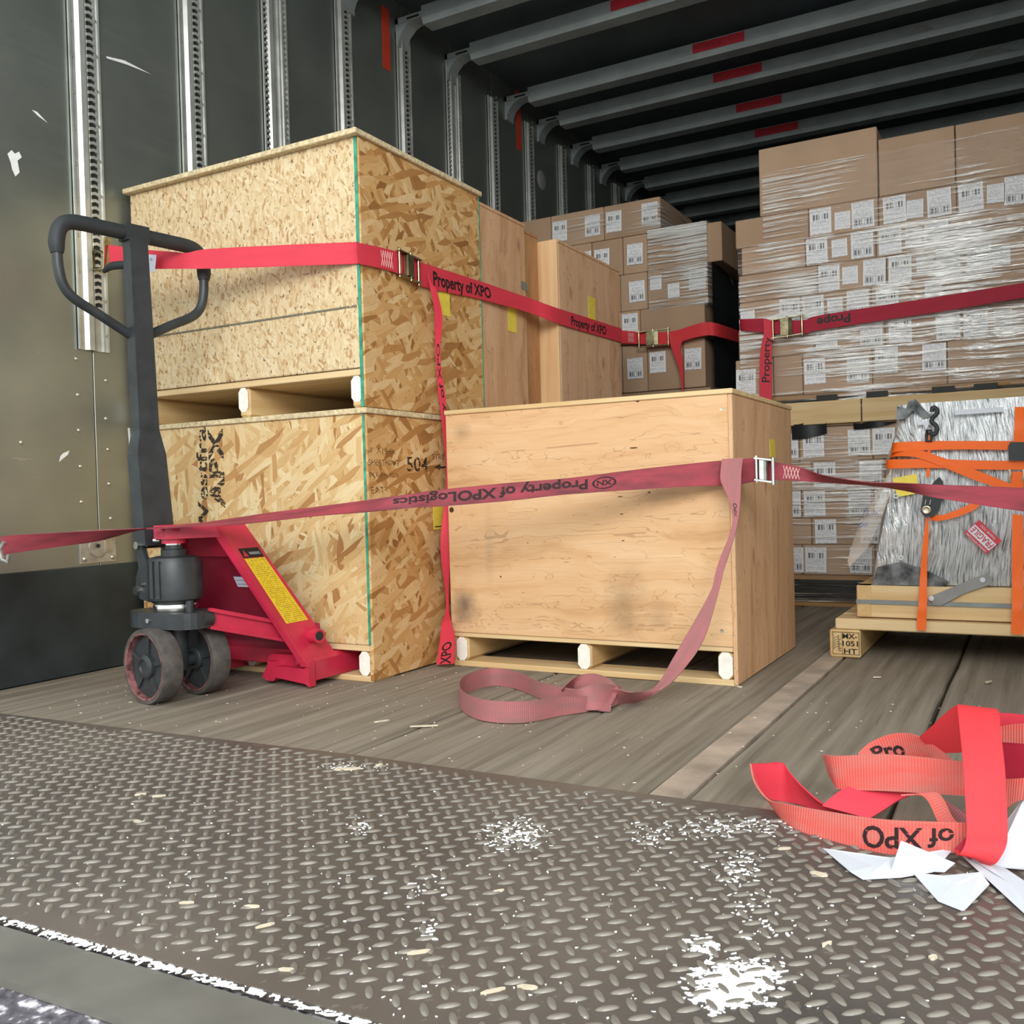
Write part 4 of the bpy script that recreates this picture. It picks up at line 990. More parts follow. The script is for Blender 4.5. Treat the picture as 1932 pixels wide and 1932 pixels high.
# wall hook of strap A
hk = MB(); hp = PX(176, 490, WX+.02)
hk.tube([hp+Vector((0,0,.03)), hp+Vector((.01,.02,.025)), hp+Vector((.016,.03,0)), hp+Vector((.01,.02,-.025)), hp+Vector((0,0,-.03))], .006, 8)
hk.box(WX+.004, WX+.012, hp.y-.012, hp.y+.012, hp.z-.03, hp.z+.03)
hk.build('end_hook', 'brass_steel', t)
pe = PY(206, 483, 1.80)
MB().beam(pe+Vector((-.012,-.002,-.038)), pe+Vector((-.004,-.002,.052)), .006, .02, (0,1,0)).tube([hp+Vector((.014,.025,.01)), pe+Vector((-.01,-.004,.0))], .006, 8).build('end_plate', 'brass_steel', t)
# hanging tail of strap A, in the gap between the crates
tl = t
g = -1.535
pT = [(PX(806,505,-1.538), PX(809,535,-1.538)), (PX(811,540,-1.532), PX(822,545,-1.525)), (PX(819,580,-1.530), PX(833,585,-1.522)), (PX(820,610,-1.530), PX(834,612,-1.521)), (PX(821,650,-1.533), PX(831,650,-1.524)), (PX(823,690,-1.535), PX(832,690,-1.526)), (PX(827,745,-1.537), PX(840,745,-1.526)), (PX(831,777,-1.539), PX(843,777,-1.528))]
z_ = lambda x, y, X: Vector((X, PX(x, y, X).y, PX(x, y, X).z))
pT += [(Vector((-1.540, 2.36, .55)), Vector((-1.512, 2.38, .55))), (Vector((-1.540, 2.32, .35)), Vector((-1.512, 2.335, .35)))]
pT += [(PX(842,1136,-1.538), PX(847,1136,-1.528)), (PY(833,1180,2.272), PY(851,1172,2.272)), (PY(829,1216,2.262), PY(858,1203,2.262)), (PY(823,1254,2.255), PY(857,1252,2.255))]
rT = Ribbon(pT, 8); rT.build('tail_webbing', 'red_web', tl)
sT = facing(rT, y_at(rT, 1230))
def text_down(rb, body, sa_, sb_, par, side, lo=.2, hi=.8, up=True, mat='ink'):
    """lettering that runs along a hanging strap; up: reads upwards"""
    v, f, x0, x1 = glyphs(body, .015); mb = MB()
    for x, y in v:
        u = (x-x0)/(x1-x0); d = sb_+(sa_-sb_)*u if up else sa_+(sb_-sa_)*u
        tt = hi-(hi-lo)*(y/.72) if up else lo+(hi-lo)*(y/.72)
        p, nn = rb.pos(d, tt); mb.v.append(p+nn*(.0016*side))
    mb.f = [tuple(q) for q in f]; return mb.build('lettering', mat, par)
text_down(rT, 'ty of XPO', y_at(rT, 648), y_at(rT, 786), tl, facing(rT, y_at(rT, 700)))
text_down(rT, 'XPO', y_at(rT, 1212), y_at(rT, 1256), tl, sT)
# ---- B: strap in front of the middle stack
t = thing('ratchet_strap', PY(1270, 640, 4.45), 'short red strap with buckle and narrow tail across the middle carton stack', 'strap')
pB = yz([(1160,622,1160,647,4.462),(1205,626,1205,649,4.462),(1262,626,1262,651,4.455),(1300,616,1300,640,4.45),(1330,608,1333,633,4.452)])
mxb = PY(1345, 615, 4.46).x
pB += [(Vector((mxb+.02, 4.49, PY(1340,611,4.46).z)), Vector((mxb+.02, 4.49, PY(1345,635,4.46).z))), (Vector((mxb+.075, 4.75, 1.27)), Vector((mxb+.075, 4.75, 1.215))), (Vector((mxb+.10, 5.0, 1.24)), Vector((mxb+.10, 5.0, 1.185)))]
rB = Ribbon(pB, 8); rB.build('webbing', 'red_web_new', t)
p, _ = rB.pos(s_at(rB, 1234), .5); buckle(t, p+Vector((0,-.004,0)), (1,0,0), (0,0,1), .075, .085)
stitches(rB, s_at(rB, 1185), s_at(rB, 1196), t)
tl = t
pBt = yz([(1262,628,1290,640,4.445),(1265,650,1284,655,4.44),(1274,676,1288,680,4.44),(1282,700,1289,705,4.44),(1287,736,1290,738,4.44)])
Ribbon(pBt, 8).build('tail_webbing', 'red_web_new', tl)
# ---- C: strap around the right-hand stack
t = thing('ratchet_strap', PY(1490, 615, 3.96), 'crimson strap with buckle and printed tail across the right-hand carton stack', 'strap')
pC = yz([(1395,602,1397,624,3.99),(1404,602,1405,624,3.972),(1440,601,1440,627,3.965),(1460,604,1460,630,3.965),(1515,604,1517,629,3.962),(1541,596,1542,623,3.962),(1640,580,1641,608,3.962),(1780,558,1780,587,3.955),(1960,529,1960,557,3.945)])
rC = Ribbon(pC, 8); rC.build('webbing', 'red_web_dark', t)
sC = facing(rC, s_at(rC, 1600))
text_on(rC, 'Prope', s_at(rC, 1542), s_at(rC, 1604), t, flip=True, side=sC, t0=.2, t1=.8)
p, _ = rC.pos(s_at(rC, 1487), .5); buckle(t, p, (1,0,.05), (0,0,1), .075, .065)
tl = t
pCt = yz([(1440,602,1457,604,3.955),(1441,630,1457,628,3.95),(1435,660,1456,660,3.95),(1433,700,1456,700,3.95),(1433,750,1456,750,3.95),(1434,790,1456,790,3.95)])
rCt = Ribbon(pCt, 8); rCt.build('tail_webbing', 'red_web', tl)
text_down(rCt, 'Property', y_at(rCt, 636), y_at(rCt, 721), tl, facing(rCt), .18, .82)
# ---- D: soiled strap in front of the jack and the low plywood crate
t = thing('ratchet_strap', (-.66, 2.29, .55), 'soiled maroon strap across jack and low plywood crate, tail knotted on floor', 'strap')
D0 = Vector((-.655, 2.293, 0)); Dn = Vector((-.99, 1.79, 0)).normalized()
def dd(x, y): return PP(x, y, D0, Dn)
D1n = Vector((.17, .70, 0)).normalized()
def d1(x, y): return PP(x, y, D0, D1n)
pD = []
for x, a_, b_ in ((4,1012,1047),(40,1009,1041),(110,1005,1031),(180,1001,1021),(250,997.5,1002),(300,995,997),(360,989,993),(430,979,991),(520,966,982),(600,956,973),(690,944,966),(780,931,958),(839,923,955),(960,911,945),(1071,902,933),(1200,886,924),(1299,875,918),(1372,868,916)): pD.append([dd(x, a_), dd(x, b_)])
for i, (x, *_r) in enumerate(((4,),(40,),(110,),(180,),(250,),(300,),(360,),(430,),(520,),(600,),(690,))):
    # the webbing twists flat where it passes the jack: keep its 50 mm width by leaning it away
    a_, b_ = pD[i]; need = .048**2-(a_-b_).length**2
    if need > 0:
        k = math.sqrt(need)/2; nrm = Dn if x >= 300 else -Dn
        pD[i] = [a_+nrm*k*1.0, b_-nrm*k*1.0]
for x, a_, b_ in ((1394,867,914),(1430,864,908),(1465,872,906),(1512,882,908),(1560,896,911),(1640,909,917),(1700,911,926),(1760,914,938),(1850,917,953),(1945,921,967)): pD.append([d1(x, a_), d1(x, b_)])
for i in range(len(pD)-6, len(pD)-3):
    a_, b_ = pD[i]; need = .048**2-(a_-b_).length**2
    if need > 0: k = math.sqrt(need)/2; pD[i] = [a_-D1n*k, b_+D1n*k]
rD = Ribbon(pD, 6); rD.build('webbing', 'maroon_web', t)
sD = facing(rD, s_at(rD, 1000))
text_on(rD, 'Property of XPOLogistics', s_at(rD, 742), s_at(rD, 1108), t, 'ink_worn', flip=True, side=sD, t0=.22, t1=.78)
mb = MB(); sc_ = s_at(rD, 1140)
for k in range(24):
    a0 = 2*math.pi*k/24; 
    for r in (1, .82):
        p, nn = rD.pos(sc_+.030*r*math.cos(a0), .5+.33*r*math.sin(a0)); mb.v.append(p+nn*.0016*sD)
mb.f = [(2*k, 2*k+1, (2*k+3) % 48, (2*k+2) % 48) for k in range(24)]; mb.build('oval_emblem', 'ink_worn', t)
text_on(rD, 'XN', sc_-.018, sc_+.020, t, 'ink_worn', flip=True, side=sD, t0=.36, t1=.64, bold=.03)
p, _ = rD.pos(s_at(rD, 1447), .5); q, _ = rD.pos(s_at(rD, 1460), .5)
buckle(t, p, q-p, (0,0,1), .052, .026, 'chrome', 2)
stitches(rD, s_at(rD, 1478), s_at(rD, 1508), t)
hp = (pD[0][0]+pD[0][1])/2
MB().tube([hp+Vector((.01,0,.01)), hp+Vector((-.01,0,-.01)), hp+Vector((0,0,-.035)), hp+Vector((.02,0,-.04)), hp+Vector((.025,0,-.022))], .005, 8).build('end_hook', 'steel', t)
MB().tube([hp, Vector((WX+.006, 1.345, .37))], .004, 6).box(WX, WX+.008, 1.325, 1.365, .32, .42).build('anchor_link', 'steel', t)
# tail of strap D down to the floor, knot and loop
tl = t
yD = lambda y: 2.262-(y-866)/433*.17
pt = [((1362,866),(1402,864)),((1359,902),(1399,890)),((1366,922),(1398,915)),((1373,938),(1397,940)),((1380,962),(1395,964)),((1382,985),(1391,990)),((1374,1015),(1386,1012)),((1357,1057),(1376,1045)),((1349,1085),(1366,1075)),((1341,1115),(1358,1108)),((1310,1172),(1338,1180)),((1288,1210),(1322,1218)),((1268,1245),(1302,1248)),((1236,1296),(1262,1292))]
pDt = [(PY(*a_, yD(a_[1])), PY(*b_, yD(b_[1]))) for a_, b_ in pt]
pDt += [(PZ(1195,1306,.038), PZ(1205,1324,.003)), (PZ(1168,1301,.043), PZ(1166,1328,.002)), (PZ(1140,1296,.046), PZ(1130,1330,.002))]
rDt = Ribbon(pDt, 7); rDt.build('tail_webbing', 'dusty_web', tl)
text_down(rDt, 'XPO', y_at(rDt, 950), y_at(rDt, 975), tl, facing(rDt, y_at(rDt, 960)), .3, .7, True, 'ink_worn')
# loop lying on its edge
def zz_(x, yt, yb, zt=.045):
    b_ = PZ(x, yb, .002); return (PZ(x, yt, zt) if zt is None else Vector((b_.x, b_.y+.004, zt)), b_)
lp_ = [(1135,1333),(1110,1342),(1060,1350),(1000,1362),(950,1364),(905,1358),(874,1342),(868,1322)]
pts = [PZ(x, y, .002) for x, y in lp_]+[PZ(885,1306,.002), PZ(930,1294,.002), PZ(975,1300,.002), PZ(1020,1318,.002), PZ(1080,1330,.002), PZ(1120,1328,.002)]
hts = [.030,.034,.042,.046,.047,.047,.046,.046,.046,.046,.044,.040,.038,.036]
Ribbon([(p+Vector((0,0,h)), p) for p, h in zip(pts, hts)], 6).build('loop', 'dusty_web', tl)
# knot: folded bundle of webbing
kn = [[(1060,1300),(1062,1320)],[(1085,1278),(1075,1312)],[(1118,1271),(1100,1335)],[(1148,1280),(1148,1343)],[(1168,1300),(1150,1340)]]
Ribbon([(PZ(*a_, .055 if i in (1,2,3) else .04)+Vector((0,0,0)), PZ(*b_, .004)) for i, (a_, b_) in enumerate(kn)], 7).build('knot', 'dusty_web', tl)
k2 = [(PZ(1045,1308,.02), PZ(1052,1330,.002)), (PZ(1090,1300,.05), PZ(1110,1340,.006)), (PZ(1130,1290,.06), PZ(1150,1335,.006)), (PZ(1172,1295,.04), PZ(1170,1326,.004))]
Ribbon(k2, 7).build('knot_fold', 'dusty_web', tl)

# ---- E: heap of red straps at lower right, each strand its own piece of the one strap
t = thing('strap_heap', PZ(1700, 1600, .012), 'faded red strap heaped in loops on white paper at the plate edge', 'strap')
def Zb(x, y, z): return PZ(x, y, z)
gz = .0135
def edge(x, yt, yb):
    """upright strand: lower edge stands at (x, yb) on the plate, upper edge above it"""
    b_ = PZ(x, yb, gz); return b_
def strand(name, pts, mat, n=8):
    """pts: ((top px), (bottom px), depth Y)"""
    r = Ribbon([(PY(*a_, Y), PY(*b_, Y)) for a_, b_, Y in pts], n); r.build(name, mat, t, .0022); return r
yf = lambda x, y: PZ(x, y, gz).y
Yf = 1.305
front = [((1840,1552),(1840,1600),1.315),((1780,1551),(1780,1611),1.305),((1666,1546),(1666,1617),1.30),((1580,1534),(1580,1606),1.315),((1517,1523),(1510,1589),1.335),((1480,1516),(1490,1570),1.355),((1449,1508),(1470,1540),1.385),((1424,1476),(1450,1512),1.42),((1416,1441),(1432,1492),1.45)]
r1 = strand('strand', front, 'pink_web')
strand('strand', [((1416,1441),(1424,1480),1.452),((1444,1440),(1450,1506),1.475),((1475,1439),(1477,1512),1.49),((1490,1458),(1510,1518),1.48),((1520,1490),(1560,1535),1.46),((1560,1520),(1620,1545),1.44),((1640,1545),(1700,1560),1.42)], 'red_web')
text_on(r1, 'XPO', r1.L*.22, r1.L*.46, t, 'ink_worn', flip=not (facing(r1, r1.L*.3) > 0) if False else True, side=facing(r1, r1.L*.3), t0=.18, t1=.80) if False else None
sgn = facing(r1, r1.L*.3)
v, f, x0, x1 = glyphs('of XPO', .02); mb = MB()
sa_, sb_ = s_at(r1, 1628), s_at(r1, 1800)
for x, y in v:      # upside down, reading from right to left
    p, nn = r1.pos(sb_+(sa_-sb_)*(x-x0)/(x1-x0), .2+.58*(y/.72)); mb.v.append(p+nn*.0017*sgn)
mb.f = [tuple(q) for q in f]; mb.build('lettering', 'ink_worn', t)
strand('strand', [((1580,1450),(1592,1500),1.56),((1560,1430),(1572,1470),1.53),((1554,1424),(1562,1456),1.50),((1557,1424),(1575,1480),1.475),((1580,1426),(1586,1489),1.455),((1666,1423),(1666,1492),1.44),((1737,1428),(1740,1496),1.435),((1830,1438),(1830,1502),1.43)], 'pink_web')
strand('strand', [((1551,1521),(1640,1545),1.42),((1568,1505),(1668,1528),1.43),((1592,1489),(1700,1508),1.445),((1640,1470),(1750,1490),1.465)], 'red_web')
rA4 = strand('strand', [((1618,1422),(1640,1440),1.56),((1640,1402),(1660,1432),1.57),((1676,1386),(1690,1430),1.57),((1712,1383),(1722,1430),1.56),((1745,1394),(1752,1436),1.54),((1775,1415),(1768,1450),1.52),((1800,1436),(1788,1470),1.50),((1822,1460),(1810,1500),1.48)], 'pink_web')
text_on(rA4, 'Pro', s_at(rA4, 1645), s_at(rA4, 1705), t, 'ink_worn', side=facing(rA4, rA4.L*.3), t0=.25, t1=.95)
strand('strand', [((1735,1390),(1760,1420),1.54),((1756,1372),(1780,1420),1.52),((1785,1345),(1808,1420),1.49),((1806,1331),(1822,1418),1.47),((1830,1334),(1835,1420),1.46)], 'red_web_new')
strand('strand', [((1700,1500),(1730,1500),1.40),((1745,1505),(1772,1498),1.39),((1775,1560),(1800,1545),1.36),((1800,1575),(1825,1560),1.35)], 'pink_web')
strand('strand', [((1770,1500),(1750,1510),1.41),((1800,1520),(1780,1540),1.39),((1830,1540),(1810,1570),1.37)], 'dusty_web')
# bright vertical band over the heap
band = [((1806,1331),(1822,1336),1.50),((1806,1331),(1868,1338),1.47),((1806,1333),(1884,1343),1.43),((1810,1370),(1888,1380),1.385),((1817,1440),(1896,1450),1.335),((1822,1520),(1900,1525),1.30),((1824,1570),(1901,1572),1.283),((1820,1596),(1897,1600),1.272),((1808,1612),(1882,1625),1.27),((1800,1602),(1865,1633),1.285)]
strand('strand', band, 'red_web_new', 8)
strand('strand', [((1802,1600),(1830,1622),1.292),((1815,1588),(1850,1600),1.30),((1826,1575),(1870,1580),1.31)], 'red_web_dark')
# strands running out to the right
strand('strand', [((1880,1345),(1880,1372),1.50),((1910,1346),(1908,1368),1.49),((1960,1352),(1960,1372),1.47)], 'red_web')
strand('strand', [((1880,1372),(1880,1400),1.47),((1915,1366),(1915,1402),1.455),((1970,1365),(1970,1408),1.43)], 'pink_web')
strand('strand', [((1885,1400),(1885,1470),1.43),((1925,1403),(1925,1480),1.41),((1980,1408),(1980,1490),1.39)], 'red_web_dark')
strand('strand', [((1890,1470),(1890,1535),1.39),((1930,1468),(1925,1510),1.37),((1985,1460),(1985,1500),1.36)], 'pink_web')
# ---- white paper under the heap
def paper(pts, label):
    """crumpled sheet: outline points (px, py, height), folded about its centre"""
    P = [PZ(x, y, z+PZT+.001) for x, y, z in pts]; n = len(P)
    c = sum(P, Vector())/n; c.z = max(.013, c.z*1.15); mb = MB(); mb.v = P+[c]+[p-Vector((0,0,.0007)) for p in P]
    mb.f = [(i, (i+1) % n, n) for i in range(n)]+[((i+1) % n, i, n+1+i, n+1+(i+1) % n) for i in range(n)]+[tuple(n+1+i for i in range(n))[::-1]]
    o = mb.build('paper_sheet', 'white'); return tag(o, label, 'paper', 'white paper under the strap heap')
paper([(1552,1600,.002),(1680,1618,.012),(1800,1600,.014),(1760,1645,.004),(1700,1655,.001),(1628,1659,.001),(1605,1645,.003)], 'leftmost white paper sheet poking out below the faded strap')
paper([(1700,1586,.040),(1802,1628,.014),(1782,1645,.004),(1682,1640,.006)], 'folded white paper flap standing over the leftmost sheet')
paper([(1722,1646,.004),(1780,1652,.010),(1850,1645,.012),(1867,1668,.006),(1818,1719,.001),(1770,1700,.001)], 'white paper corner hanging furthest down the tread plate')
paper([(1800,1600,.012),(1850,1612,.012),(1872,1662,.004),(1935,1725,.001),(1990,1760,.001),(1990,1700,.002),(1900,1640,.008)], 'pale grey-white paper strip running to the right image edge')
paper([(1932,1505,.07),(1990,1480,.07),(1990,1640,.01),(1930,1640,.006),(1872,1635,.006),(1890,1560,.030)], 'upright white paper behind the bright vertical strap')

# ================================================================== WRAPPED MACHINE ON ITS SKID
BY = 2.81
mx0, mx1_ = -.534, .24
sk = thing('wooden_skid', (-.15, 3.1, 0), 'pale timber skid with stamped block carrying the wrapped machine', 'skid')
for k, (y0, y1) in enumerate(((BY, BY+.10), (BY+.27, BY+.37), (BY+.55, BY+.65))):
    pass
blk = box('foot_block', (-.536, -.452, BY, BY+.62, .0015, .081), 'wood_y', sk, .004)
box('foot_block', (.15, .235, BY, BY+.62, .0015, .081), 'wood_y', sk, .004)
for k in range(5): box('deck_plank', (-.520, mx1_, BY+.002+k*.125, BY+.112+k*.125, .082, .113), 'wood_x', sk, .003)
for k in range(2):
    z0 = .116+k*.046
    box('skid_timber', (-.462, mx1_-.02, BY+.03, BY+.075, z0, z0+.0445), 'wood_x', sk, .002)
    box('skid_timber', (-.464, -.425, BY+.027, BY+.55, z0, z0+.0445), 'wood_y', sk, .002)
    box('skid_timber', (-.462, mx1_-.02, BY+.5, BY+.545, z0, z0+.0445), 'wood_x', sk, .002)
MB().box(-.4655, mx1_-.02, BY+.0255, BY+.0285, .154, .166).build('steel_band', 'band_grey', sk)
# stamp on the block
Ys = BY-.0008
text_flat('MX-', (-.500, Ys, .056), (1,0,0), (0,0,1), .015, sk, 'ink', .040, .02)
text_flat('1051', (-.500, Ys, .035), (1,0,0), (0,0,1), .015, sk, 'ink', .042, .02)
text_flat('HT', (-.497, Ys, .013), (1,0,0), (0,0,1), .015, sk, 'ink', .036, .02)
text_flat('IPPC', (-.505, Ys, .020), (0,0,1), (-1,0,0), .006, sk, 'ink', .045)
fr = MB()
for d in ((-.528,-.455,.010,.0115),(-.528,-.455,.073,.0745)): fr.box(d[0], d[1], BY-.0008, BY-.0003, d[2], d[3])
for x in (-.528, -.502, -.4565): fr.box(x, x+.0014, BY-.0008, BY-.0003, .010, .0745)
for k in range(5): fr.beam((-.523, BY-.0006, .028+k*.007), (-.513, BY-.0006, .034+k*.007), .0005, .0013)
fr.box(-.5245,-.5235,BY-.0008,BY-.0003,.022,.066); fr.box(-.5125,-.5115,BY-.0008,BY-.0003,.022,.066)
fr.build('stamp_frame', 'ink', sk)
mc = thing('wrapped_machine', (-.12, 3.1, .208), 'machine block wrapped in silvery film with orange straps on a timber skid', 'machine')
MYF = 2.868
prof = [(1645,1104),(1650,1062),(1664,1000),(1676,945),(1679,905),(1674,878),(1680,850),(1692,815),(1694,790),(1692,768)]
mb = MB(); NX, NZ = 60, 44; zb, ztp = .209, .716
lp3 = [PY(x, y, MYF) for x, y in prof]
def leftx(z):
    for a_, b_ in zip(lp3, lp3[1:]):
        if a_.z <= z <= b_.z: return a_.x+(b_.x-a_.x)*(z-a_.z)/(b_.z-a_.z)
    return lp3[0].x if z < lp3[0].z else lp3[-1].x
from mathutils import noise as mn
for k in range(NZ+1):
    z = zb+(ztp-zb)*k/NZ; xl = leftx(z); xr = mx1_-.04
    ring = []
    for i in range(NX+1):
        f_ = i/NX
        if f_ < .25: g = f_/.25; p = Vector((xl+.03*(1-g)*0, MYF+.5*(1-g), z))
        else: g = (f_-.25)/.75; p = Vector((xl+(xr-xl)*g, MYF, z))
        d = mn.noise(Vector((p.x*9+3, p.y*9, p.z*2.5)))*.012+mn.noise(Vector((p.x*60, p.y*60, p.z*4)))*.0035
        bulge = .02*math.sin(math.pi*(z-zb)/(ztp-zb))
        if f_ < .25: p.x += d-bulge*.2
        else: p.y += d-bulge+.03*max(0, 1-g*9)
        ring.append(p)
    mb.v += ring
W = NX+1
mb.f = [(k*W+i, k*W+i+1, (k+1)*W+i+1, (k+1)*W+i) for k in range(NZ) for i in range(NX)]
top = len(mb.v); mb.v += [Vector((mx1_-.04, MYF+.5, zb)), Vector((mx1_-.04, MYF+.5, ztp))]
mb.f += [tuple(NZ*W+i for i in range(W))+(top+1,)]
mb.f += [tuple(k*W+NX for k in range(NZ+1))+(top+1, top)]
mb.smooth = True; mb.build('wrapped_body', 'wrapped', mc)
# dark film crest at the top left corner, film skirt at the bottom
cr = [(1690,792),(1693,766),(1709,771),(1714,757),(1727,753),(1740,768),(1758,786),(1742,790),(1722,775),(1705,790)]
MB().prism([(PY(x, y, MYF-.012).x, PY(x, y, MYF-.012).z) for x, y in cr], (0, MYF-.012, 0), (1,0,0), (0,0,1), (0,1,0), .03).build('film_crest', 'grey_film', mc)
sk_ = [(1645,1105),(1655,1070),(1700,1060),(1745,1075),(1790,1098),(1785,1108),(1720,1104),(1668,1104)]
MB().prism([(PY(x, y, MYF-.02).x, PY(x, y, MYF-.02).z) for x, y in sk_], (0, MYF-.020, 0), (1,0,0), (0,0,1), (0,1,0), .012).build('film_skirt', 'grey_film', mc)
card('paper_label', PY(1802, 783, MYF-.022), (1,0,.01), (0,0,1), .118, .013, 'white', mc)
card('yellow_label', PY(1692, 938, MYF-.026), (.985,0,.17), (-.17,0,.985), .062, .054, 'yellow_plain', mc)
# bracket bar, hangers and hex nut seen on the film
brp = [(1754,1126),(1760,1141),(1775,1143),(1818,1120),(1873,1101),(1866,1082),(1840,1090),(1800,1107)]
MB().prism([(PY(x, y, BY+.018).x, PY(x, y, BY+.018).z) for x, y in brp], (0, BY+.018, 0), (1,0,0), (0,0,1), (0,1,0), .006).build('bracket_bar', 'grey_paint', mc)
p = PY(1757, 1129, BY+.017); MB().lathe([(.0075,0),(.007,.002),(.002,.003)], p, (0,-1,0), 14).build('bracket_bolt', 'white', mc)
p = PY(1854, 1094, BY+.0175); MB().lathe([(.0065,0),(.0065,.001)], p, (0,-1,0), 14).build('bracket_hole', 'white', mc)
pl_ = [(1728,793),(1734,790),(1740,795),(1752,795),(1756,791),(1763,795),(1760,803),(1752,801),(1748,812),(1742,801),(1732,802)]
MB().prism([(PY(x, y, MYF-.03).x, PY(x, y, MYF-.03).z) for x, y in pl_], (0, MYF-.030, 0), (1,0,0), (0,0,1), (0,1,0), .004).build('link_plate', 'white', mc)
for (x, y) in ((1700,1052),(1691,936)):
    p = PY(x, y, MYF-.028); MB().lathe([(.0035,-.001),(.007,-.001),(.007,.004),(.0035,.004)], p, (0,-1,0), 8, True).build('eyelet', 'white', mc)
# FRAGILE sticker
fc = PY(1854, 1013, MYF-.030); ur = Vector((math.cos(.96), 0, math.sin(.96))); vr = Vector((-math.sin(.96), 0, math.cos(.96)))
ur, vr = Vector((-.68, 0, .733)), Vector((-.733, 0, -.68))
W_, H_ = .078, .052
o_ = fc-ur*W_/2-vr*H_/2
card('fragile_sticker', o_, ur, vr, W_, H_, 'red_sticker', mc, .001)
nf = ur.cross(vr)*.0014
card('sticker_field', o_+vr*.016+ur*.002+nf, ur, vr, W_-.004, .025, 'white', mc, .0004)
text_flat('FRAGILE', o_+vr*.020+ur*.005+nf*1.6, ur, vr, .017, mc, 'red_sticker', W_-.010, .02)
text_flat('HANDLE WITH CARE', o_+vr*.045+ur*.005+nf*1.3, ur, vr, .006, mc, 'white', W_-.010)
text_flat('THANK YOU', o_+vr*.005+ur*.014+nf*1.3, ur, vr, .006, mc, 'white', W_-.028)
# ---- orange straps around the machine
def orange(label, p): return thing('orange_strap', p, label, 'strap', 'orange straps on the wrapped machine')
osH = orange('orange strap wound sideways and diagonally around the wrapped machine', (-.25, MYF-.04, .5))
osL = orange('narrow vertical orange strap with black hook and ratchet, left on the machine', (-.30, MYF-.04, .3))
osR = orange('wide vertical orange strap with black ratchet handle at right image edge', (-.05, MYF-.04, .3))
os_ = osH
SY = MYF-.036
def ostr(pts, Y=SY): 
    r = Ribbon([(PY(*a_, Y+dy), PY(*b_, Y+dy)) for a_, b_, dy in pts], 8); r.build('webbing', 'orange_web', os_, .0015); return r
Rw = 1965
ostr([((1684,836),(1684,858),.10),((1685,836),(1682,858),.03),((1700,834),(1695,852),0),((1760,832),(1760,849),0),((1840,832),(1840,848),-.002),((Rw,832),(Rw,850),-.002)])
ostr([((1674,868),(1674,884),.06),((1680,867),(1680,884),.005),((1760,866),(1760,883),-.001),((1860,869),(1860,886),-.001),((Rw,869),(Rw,886),-.001)], SY-.003)
ostr([((1676,862),(1674,872),.10),((1690,848),(1686,862),.02),((1728,847),(1728,863),0),((1775,862),(1775,880),0),((1850,890),(1845,908),-.002),((1900,910),(1895,923),-.004),((1930,920),(1925,928),-.004)], SY-.006)
os_ = osL
ostr([((1746,775),(1758,770),.03),((1748,810),(1752,812),0),((1750,850),(1756,850),0),((1747,900),(1754,900),-.002),((1745,965),(1754,975),-.004),((1742,1040),(1752,1040),0)][1:4], SY+.001)
ostr([((1748,974),(1752,980),-.004),((1743,1010),(1752,1012),-.004),((1739,1050),(1750,1052),-.004),((1735,1098),(1749,1100),-.008),((1733,1140),(1749,1142),-.036),((1730,1168),(1748,1168),-.038),((1730,1188),(1747,1190),-.040)], SY-.0)
os_ = osR
ostr([((1915,768),(1935,768),.02),((1914,800),(1933,800),0),((1912,832),(1934,832),0)])
ostr([((1910,970),(1930,972),-.002),((1909,1040),(1931,1040),-.006),((1909,1100),(1931,1100),-.012),((1909,1140),(1931,1142),-.037),((1908,1170),(1932,1172),-.040),((1908,1196),(1930,1198),-.042)])
os_ = osL
ostr([((1752,968),(1756,982),-.006),((1775,972),(1778,982),-.012),((1805,962),(1810,974),-.010),((1830,951),(1838,962),-.006),((1845,945),(1850,952),0)])
# S hook, ratchets
hkp = [(1758,777),(1760,769),(1767,772),(1768,780),(1760,788),(1758,796),(1766,803),(1768,812),(1762,820),(1754,815)]
hp3 = [PY(x, y, SY-.004) for x, y in hkp]
MB().tube([cat(hp3, i*(len(hp3)-1)/30) for i in range(31)], .006, 10).build('s_hook', 'black_grip', os_)
MB().tube([PY(1748,820,SY-.004), PY(1749,812,SY-.008), PY(1756,812,SY-.008), PY(1758,822,SY-.004), PY(1757,832,SY-.004), PY(1748,832,SY-.004)], .004, 8, True).build('hook_ring', 'black_grip', os_)
ra = [(1742,925),(1757,915),(1766,905),(1772,900),(1778,908),(1780,925),(1783,940),(1776,946),(1770,965),(1760,975),(1745,975),(1737,966),(1740,945)]
MB().prism([(PY(x, y, SY-.018).x, PY(x, y, SY-.018).z) for x, y in ra], (0, SY-.018, 0), (1,0,0), (0,0,1), (0,1,0), .014).build('ratchet_body', 'black_grip', os_)
p = PY(1748, 962, SY-.0185); MB().lathe([(.0115,0),(.0115,.004),(.009,.005),(.0045,.003),(.003,.003)], p, (0,-1,0), 16).build('ratchet_gear', 'screw', os_)
for dx in (0, 9): MB().beam(PY(1745+dx,952,SY-.0195), PY(1747+dx,943,SY-.0195), .0012, .0012).build('ratchet_slot', 'white', os_)
os_ = osR
rb2 = [(1902,842),(1906,834),(1960,834),(1960,868),(1903,868)]
MB().prism([(PY(x, y, SY-.02).x, PY(x, y, SY-.02).z) for x, y in rb2], (0, SY-.020, 0), (1,0,0), (0,0,1), (0,1,0), .018).build('ratchet_handle', 'black_grip', os_)
for x in (1905, 1931): MB().tube([PY(x,886,SY-.01), PY(x+2,894,SY-.014), PY(x-1,902,SY-.014), PY(x+2,910,SY-.01)], .0035, 8).build('ratchet_spring', 'screw', os_)
ostr([((1908,890),(1932,890),-.010),((1908,905),(1932,905),-.010),((1905,920),(1930,922),-.008)])
